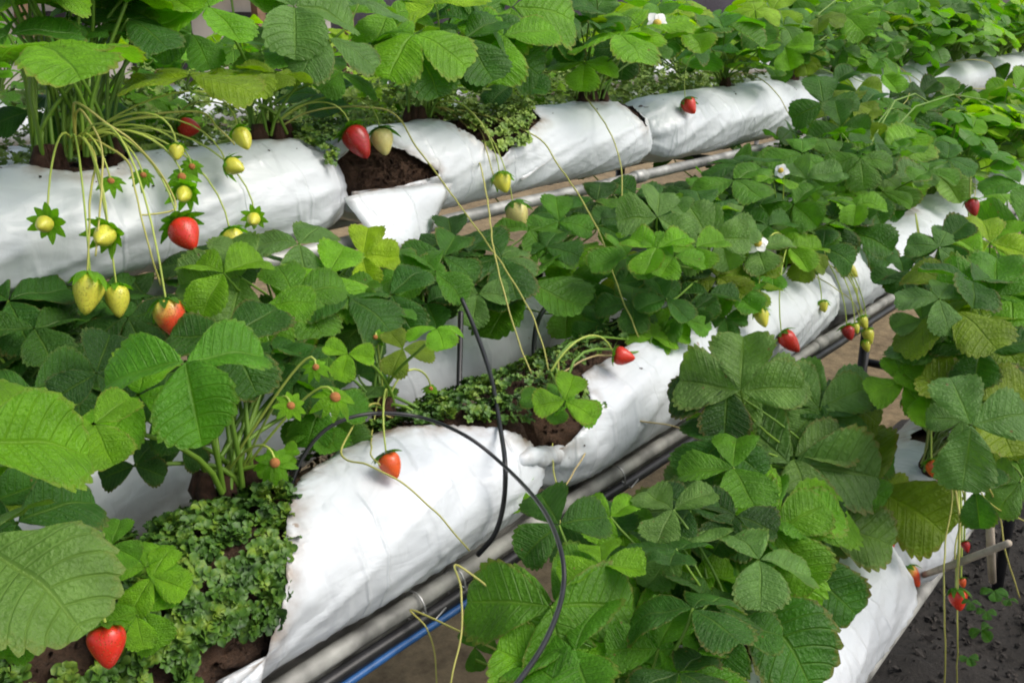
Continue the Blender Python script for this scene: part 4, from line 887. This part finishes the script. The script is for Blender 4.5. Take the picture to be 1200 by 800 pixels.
# ---- berries
BER = [(T1, 50, 264, 1.10, 26, 'G', -88, 2.6), (T1, 121, 278, 1.08, 32, 'G', -85, 2.2), (T1, 103, 343, 1.07, 46, 'G', -92, .2), (T1, 138, 352, 1.07, 36, 'G', -80, .2), (T1, 200, 374, .88, 47, 'H', -72, .2), (T1, 219, 278, 1.07, 46, 'R', -55, .35), (T1, 275, 285, 1.09, 34, 'G', -65, .3), (T1, 297, 258, 1.12, 20, 'G', -80, 2.0), (T1, 277, 196, 1.13, 27, 'G', -20, .3), (T1, 285, 163, 1.14, 28, 'G', -60, .4), (T1, 215, 229, 1.11, 24, 'G', -85, 1.6), (T1, 207, 180, 1.13, 22, 'G', -80, .5),
 (T2, 224, 150, 1.34, 30, 'R', -10, .3), (T2, 420, 167, 1.16, 40, 'D', -60, .2), (T2, 449, 168, 1.15, 34, 'C', -75, .2),
 (T3, 590, 216, 1.12, 28, 'G', -70, .3), (T3, 608, 253, 1.10, 34, 'C', -65, .2), (T5, 809, 126, 1.15, 23, 'R', -60, .3),
 (M3, 733, 418, .70, 28, 'R', -10, .2), (M2, 459, 547, .715, 34, 'O', -65, .25), (M5, 893, 372, .66, 22, 'G', -75, .4), (M5, 925, 400, .65, 27, 'R', -50, .3), (M5, 965, 360, .67, 16, 'G', -80, .4), (M5, 995, 391, .64, 19, 'D', -80, .5),
 (M5, 1012, 378, .64, 15, 'G', -70, .3), (M5, 1018, 394, .63, 17, 'G', -80, .3), (M5, 1015, 405, .63, 14, 'G', -80, .3), (M5, 1003, 385, .64, 12, 'G', -80, .3), (M5, 985, 316, .70, 14, 'G', -80, .4), (M5, 998, 318, .70, 16, 'G', -50, .4), (M5, 1031, 310, .70, 14, 'G', -80, .3),
 (M0, 126, 760, .63, 56, 'R', -80, .2), (B5, 1096, 551, .28, 24, 'O', -80, .7), (B4, 1041, 635, .36, 22, 'R', -90, .3), (B4, 1068, 674, .33, 26, 'H', -60, .3), (B5, 1123, 704, .22, 28, 'R', -85, .2), (B5, 1128, 683, .23, 12, 'O', -80, .3), (B5, 1132, 640, .22, 13, 'D', -80, .3), (B6, 1083, 284, .45, 16, 'D', -40, .2), (B6, 1140, 243, .42, 20, 'D', -80, .3), (B6, 1065, 474, .36, 18, 'G', -60, .4), (B6, 1145, 262, .42, 10, 'G', -80, .3)]
for p, px, py, Y, ln, k, a, tw in BER: berry(p, px, py, Y, ln, k, a, tw)
for p, px, py, Y, s, k in ((T1, 213, 207, 1.12, 26, 'spent'), (T1, 168, 205, 1.13, 20, 'spent'), (T1, 130, 212, 1.14, 22, 'spent'), (T1, 225, 195, 1.12, 20, 'spent'), (M1, 393, 465, .72, 34, 'spent'), (M1, 341, 475, .73, 26, 'spent'), (M1, 322, 542, .73, 32, 'spent'), (M1, 370, 430, .74, 22, 'spent'),
                       (T4, 770, 28, 1.12, 24, 'white'), (M4, 888, 285, .70, 22, 'white'), (M5, 915, 200, .76, 16, 'white'), (M2, 440, 395, .86, 16, 'spent'), (M2, 505, 455, .86, 14, 'spent'), (B4, 1036, 598, .37, 16, 'spent')):
    flower(p, px, py, Y, s, k)
# ---- runners and trailing stalks
RUNS = [(T4, [(686, 112, 1.24), (712, 150, 1.12), (727, 190, 1.06), (729, 232, .98), (728, 268, .90)]), (T3, [(628, 160, 1.15), (655, 195, 1.10), (682, 235, 1.0), (705, 280, .90), (722, 330, .82), (740, 375, .76), (752, 400, .74)]),
 (T2, [(455, 130, 1.2), (488, 172, 1.15), (525, 222, 1.12), (560, 270, 1.0), (592, 315, .90), (620, 362, .84), (636, 405, .80), (644, 442, .76)]), (T3, [(548, 150, 1.22), (562, 190, 1.15), (572, 240, 1.03), (578, 290, .93), (590, 340, .86), (606, 395, .82), (626, 446, .77)]), (T3, [(560, 150, 1.2), (570, 175, 1.15), (578, 205, 1.12)]),
 (T1, [(95, 130, 1.16), (118, 170, 1.14), (118, 240, 1.09), (112, 300, 1.07)]), (T1, [(112, 185, 1.16), (106, 230, 1.11), (105, 285, 1.08), (102, 322, 1.07)]), (T1, [(150, 190, 1.14), (158, 225, 1.1), (172, 280, 1.07), (188, 335, 1.06)]), (T1, [(90, 120, 1.14), (130, 148, 1.12), (165, 175, 1.11), (195, 215, 1.11), (205, 245, 1.1), (165, 252, 1.09)]), (T1, [(232, 132, 1.17), (255, 150, 1.14), (275, 170, 1.13)]),
 (M2, [(400, 530, .76), (430, 545, .71), (470, 565, .67), (510, 600, .655), (550, 645, .64)]), (M2, [(437, 500, .82), (435, 530, .74), (445, 545, .71)]), (M2, [(455, 488, .82), (510, 486, .83), (560, 482, .83), (580, 478, .83)]),
 (M3, [(647, 510, .72), (648, 545, .67), (655, 580, .62), (657, 615, .58)]), (M3, [(760, 425, .72), (745, 455, .70), (710, 490, .69), (690, 525, .68), (668, 560, .65), (655, 590, .62)]), (M3, [(650, 425, .84), (680, 405, .82), (720, 393, .81), (755, 390, .8)]),
 (M4, [(690, 490, .72), (740, 492, .68), (790, 500, .64), (830, 515, .60), (860, 520, .58)]), (B1, [(542, 665, .60), (540, 690, .56), (541, 740, .54), (530, 790, .53), (524, 815, .53)]), (B1, [(488, 716, .68), (500, 735, .66), (510, 765, .65), (512, 805, .64)]),
 (M5, [(940, 315, .72), (975, 335, .68), (1000, 355, .66), (1010, 380, .64)]), (M5, [(1000, 330, .7), (1005, 352, .66), (1015, 372, .645)]), (B5, [(1120, 575, .25), (1125, 620, .23), (1124, 660, .22), (1122, 690, .22)]), (B5, [(1115, 575, .28), (1108, 640, .26), (1106, 700, .24), (1108, 760, .23), (1107, 810, .23)]), (B5, [(1130, 580, .27), (1120, 640, .25), (1121, 700, .24), (1122, 750, .23), (1121, 810, .23)]),
 (B5, [(1150, 560, .24), (1170, 600, .22), (1180, 650, .2), (1195, 700, .18)]), (B5, [(1140, 560, .25), (1160, 590, .22), (1200, 610, .2)]), (B4, [(900, 760, .40), (925, 785, .38), (950, 780, .36), (985, 790, .34), (1005, 800, .33)])]
RUNS += [(T6, [(1046, 72, 1.2), (1066, 92, 1.13), (1064, 115, 1.08), (1048, 132, 1.02)]), (T6, [(1050, 76, 1.2), (1080, 98, 1.13), (1098, 118, 1.1), (1104, 150, 1.05), (1105, 190, .98)]), (T6, [(1075, 85, 1.2), (1108, 108, 1.12), (1116, 130, 1.08), (1113, 165, 1.0), (1112, 200, .95)]), (T6, [(1105, 98, 1.14), (1120, 112, 1.12), (1132, 122, 1.1)]), (T6, [(1108, 74, 1.2), (1140, 70, 1.16), (1160, 74, 1.14), (1166, 82, 1.13)]), (T6, [(1140, 104, 1.12), (1165, 104, 1.1), (1182, 98, 1.1), (1190, 90, 1.12)]),
 (T5, [(890, 92, 1.2), (912, 112, 1.13), (925, 135, 1.1), (935, 150, 1.08)]), (M6, [(1110, 190, .78), (1140, 205, .7), (1142, 245, .6), (1144, 290, .52)])]
for i, (p, pts) in enumerate(RUNS): runner(p, pts, .0011 if pts[0][2] < 1.0 else .0014, DRYS if i in (14, 16) else RUN)
# small hanging young leaves under the right hand plants
for px, py, s in ((1150, 738, 14), (1138, 705, 11), (1165, 692, 15), (1182, 702, 11), (1156, 716, 11), (1135, 770, 11)):
    hero(B5, px, py, .19, s, random.uniform(-140, -40), .35, random.choice('MDD'), random.choice(HI), False)
hero(M1, 320, 545, .77, 20, 200, .6, 'B'); hero(B1, 557, 758, .62, 26, 20, .6, 'M'); hero(B1, 575, 700, .6, 26, 60, .5, 'D')

# ------------------------------------------------------------------ remaining plants of the rows
def cluster(row, x, dy, label, group, n=13, lo=False, kw={}):
    p = plant(row, x, label, group, dy); fill(p, n, lo=lo, **kw); return p
for x, lab in ((3.3, 'strawberry plant on the top tier just right of the yellow green leaves'), (3.62, 'strawberry plant where runners cross the far white bags')):
    cluster('top', x, 0, lab, PT, 24, False, dict(rmax=.25, emin=15))
cluster('top', .33, .02, 'strawberry plant cut by the left edge above the long white bag', PT, 12, False, dict(emin=45, rmin=.12, rmax=.24))
cluster('mid', 2.6, 0, 'dense strawberry plant hiding the middle tier bag beyond the sandy gap', PM, 18)
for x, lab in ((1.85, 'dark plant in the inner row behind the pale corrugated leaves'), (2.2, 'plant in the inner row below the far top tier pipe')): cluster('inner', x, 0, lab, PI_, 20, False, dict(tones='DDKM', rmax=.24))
cluster('bottom', 2.4, 0, 'uppermost leafy plant of the lowest tier at the right edge', PB, 16)
for x, lab in ((.95, 'pale plant behind the tall top left plant'), (1.3, 'plant in the row behind showing between the level leaves'), (1.6, 'plant in the row behind above the torn bag'), (1.95, 'plant in the row behind the dark round leaf'), (2.3, 'plant in the row behind the bristling stems')):
    cluster('back', x, 0, lab, PK, 16, True, dict(emin=8, rmin=.08, rmax=.19, tones='BBMYY'))
# far plants: few pixels each, one mesh of leaves per plant, eight kinds
FARM = []
def far_meshes(k, spread, hgt, mats):
    mb = MB(); uv = []; rnd = random.Random(900+k); me = bpy.data.meshes.new('foliage'); v = []; f = []
    st = MB()
    for i in range(17):
        az = rnd.uniform(0, 6.28); el = rnd.uniform(.45, 1.4); r = rnd.uniform(.5, 1)*spread
        J = Vector((math.cos(az)*math.cos(el)*r, math.sin(az)*math.cos(el)*r, math.sin(el)*r*hgt))
        out = Vector((math.cos(az), math.sin(az), 0)); n = UPZ+out*rnd.uniform(-.1, .7)+Vector((0, -.5, 0))*rnd.random()
        mw = Matrix.Translation(J) @ frame(out+Vector((rnd.uniform(-.5, .5), rnd.uniform(-.5, .5), rnd.uniform(-.5, .1))), n, rnd.uniform(.048, .072))
        src = rnd.choice(LO); b = len(v)
        v += [tuple(mw @ q.co) for q in src.vertices]; f += [tuple(b+q for q in p.vertices) for p in src.polygons]
        luv = src.uv_layers[0].data; uv += [tuple(luv[l].uv) for p in src.polygons for l in p.loop_indices]
        st.tube(bez(Vector((0, 0, 0)), Vector((0, 0, .05)), J-UPZ*.03, J, 4), [.0022]*5, 4, caps=False)
    me.from_pydata(v, [], f); me.materials.append(LEAF); lay = me.uv_layers.new(name='leaf'); lay.data.foreach_set('uv', [c for q in uv for c in q])
    me.polygons.foreach_set('use_smooth', [True]*len(f)); me.update()
    return me, st.mesh('stems', STEM)
FARM = [far_meshes(k, .20, 1.05, None) for k in range(6)]
def far_plant(loc, label, group, tones='BMGMY', s=1.0):
    r = empty('strawberry_plant', loc, label, 'strawberry plant', group); me, st = random.choice(FARM)
    mw = Matrix.Translation(loc) @ Matrix.Rotation(random.uniform(0, 6.28), 4, 'Z') @ Matrix.Scale(s*random.uniform(.9, 1.15), 4)
    o = link('foliage', me, None, r, mw); o.color = tone(random.choice(tones)); link('stems', st, None, r, mw)
def top_of(row, x, dy=0): yc, zc, a, b = ROWS[row]; return Vector((x, yc+dy, zc+b*.9))
x = 3.9
while x < 6.4: far_plant(top_of('top', x, random.uniform(-.03, .03)), 'small far strawberry plant at the end of the top tier', PT, s=1.25); x += .17
x = 2.6
while x < 7.9: far_plant(top_of('back', x, random.uniform(-.05, .05)), 'far strawberry plant rising behind the top tier', PK, s=1.2 if x < 3.6 else 1.45); x += .2
x = 2.9
while x < 4.3: far_plant(top_of('mid', x, random.uniform(-.03, .03)), 'far strawberry plant at the right end of the middle tier', PM, s=1.25); x += .16
x = 2.5
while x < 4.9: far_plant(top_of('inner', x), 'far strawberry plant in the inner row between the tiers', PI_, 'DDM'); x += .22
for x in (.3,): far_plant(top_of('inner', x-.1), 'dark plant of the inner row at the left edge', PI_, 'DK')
# a further shelf beyond
for k in range(6): grow_bag('far', 1.2+2.1*k, 3.25+2.1*k, [], 'white grow bag on the distant shelf behind the plants', step=.04, seed=60+k, group='bags on the distant shelf')
rail('support_pipe', 3.3, -.43, .03, 1, 14, GREY, 'grey pipe carrying the distant shelf bags', 'pipe')
for k in range(7):
    m = MB(); m.tube([(1.3+2*k, 3.34, 0), (1.3+2*k, 3.34, H-.44)], .02, 8); tag(m.build('support_post', GREY), 'post under the distant shelf', 'post', 'posts under the distant shelf')
x = 1.2
while x < 13.5: far_plant(top_of('far', x, random.uniform(-.05, .05)), 'strawberry plant on the distant shelf behind the rows', 'plants on the distant shelf', 'BMY', 1.1); x += .33

# ------------------------------------------------------------------ background
m = MB(); k = 60   # hanging net wall, slightly rippled
vs = [(-4+30*i/k, 11+.12*math.sin(i*1.7)+.05*noise.noise(Vector((i, 0, 0))), z) for i in range(k+1) for z in (0.0, 3.4)]
m.add(vs, [(2*i, 2*i+2, 2*i+3, 2*i+1) for i in range(k)])
o = tag(m.build('net_wall', NET), 'dark purple black netting wall behind the shelves', 'net wall'); s = o.modifiers.new('t', 'SOLIDIFY'); s.thickness = .01

sh = empty('shed', Vector((5.6, 9.2, 0)), 'pale shed with brown posts glimpsed far behind the top left plant', 'shed')
m = MB(); m.box((5.6, 9.4, 1.0), (5.4, .12, 2.0)); m.build('wall', PALE, sh, False)
m = MB(); m.box((5.6, 9.1, 2.12), (6.0, 1.6, .10)); m.build('roof', TIMBER, sh, False)
for q in (3.0, 4.2, 5.4, 6.6, 7.8):
    m = MB(); m.box((q, 8.5, 1.02), (.10, .10, 2.04)); m.build('post', TIMBER, sh, False)
for q in (3.6, 4.9, 6.0, 7.2):
    m = MB(); m.box((q, 9.32, 1.2), (.7, .05, .7)); m.build('window', NET, sh, False)

# ------------------------------------------------------------------ light, world, camera
sc = bpy.context.scene
w = bpy.data.worlds.new('World'); sc.world = w; w.use_nodes = True
nt = w.node_tree; bg = nt.nodes['Background']; sky = nt.nodes.new('ShaderNodeTexSky'); sky.sky_type = 'NISHITA'; sky.sun_disc = False
SE, SR = math.radians(50), math.radians(155)
sky.sun_elevation = SE; sky.sun_rotation = SR; sky.air_density = 1.0; sky.dust_density = 4.0; sky.ozone_density = 1.0
hs = nt.nodes.new('ShaderNodeHueSaturation'); hs.inputs['Saturation'].default_value = .6   # thin cloud
nt.links.new(sky.outputs[0], hs.inputs['Color']); nt.links.new(hs.outputs[0], bg.inputs[0]); bg.inputs[1].default_value = .15
sl = bpy.data.lights.new('sun', 'SUN'); sl.energy = 1.25; sl.angle = math.radians(36); sl.color = (1, .95, .86)
so = bpy.data.objects.new('sun', sl); C.objects.link(so); so.location = (0, 0, 6)
sd = Vector((math.sin(SR)*math.cos(SE), math.cos(SR)*math.cos(SE), math.sin(SE)))
so.rotation_euler = sd.to_track_quat('Z', 'Y').to_euler()
cam = bpy.data.cameras.new('camera'); co = bpy.data.objects.new('camera', cam); C.objects.link(co)
cam.sensor_width = 36; cam.lens = 36*1150/1200; cam.clip_end = 300; cam.clip_start = .02
co.matrix_world = Matrix.Translation(CAM) @ Matrix((RT, UC, -FW)).transposed().to_4x4()
cam.dof.use_dof = False
sc.camera = co
sc.view_settings.view_transform = 'Standard'; sc.view_settings.look = 'None'; sc.view_settings.exposure = .42; sc.view_settings.gamma = 1
sc.cycles.filter_width = 2.0
sc.cycles.max_bounces = 10; sc.cycles.transmission_bounces = 4
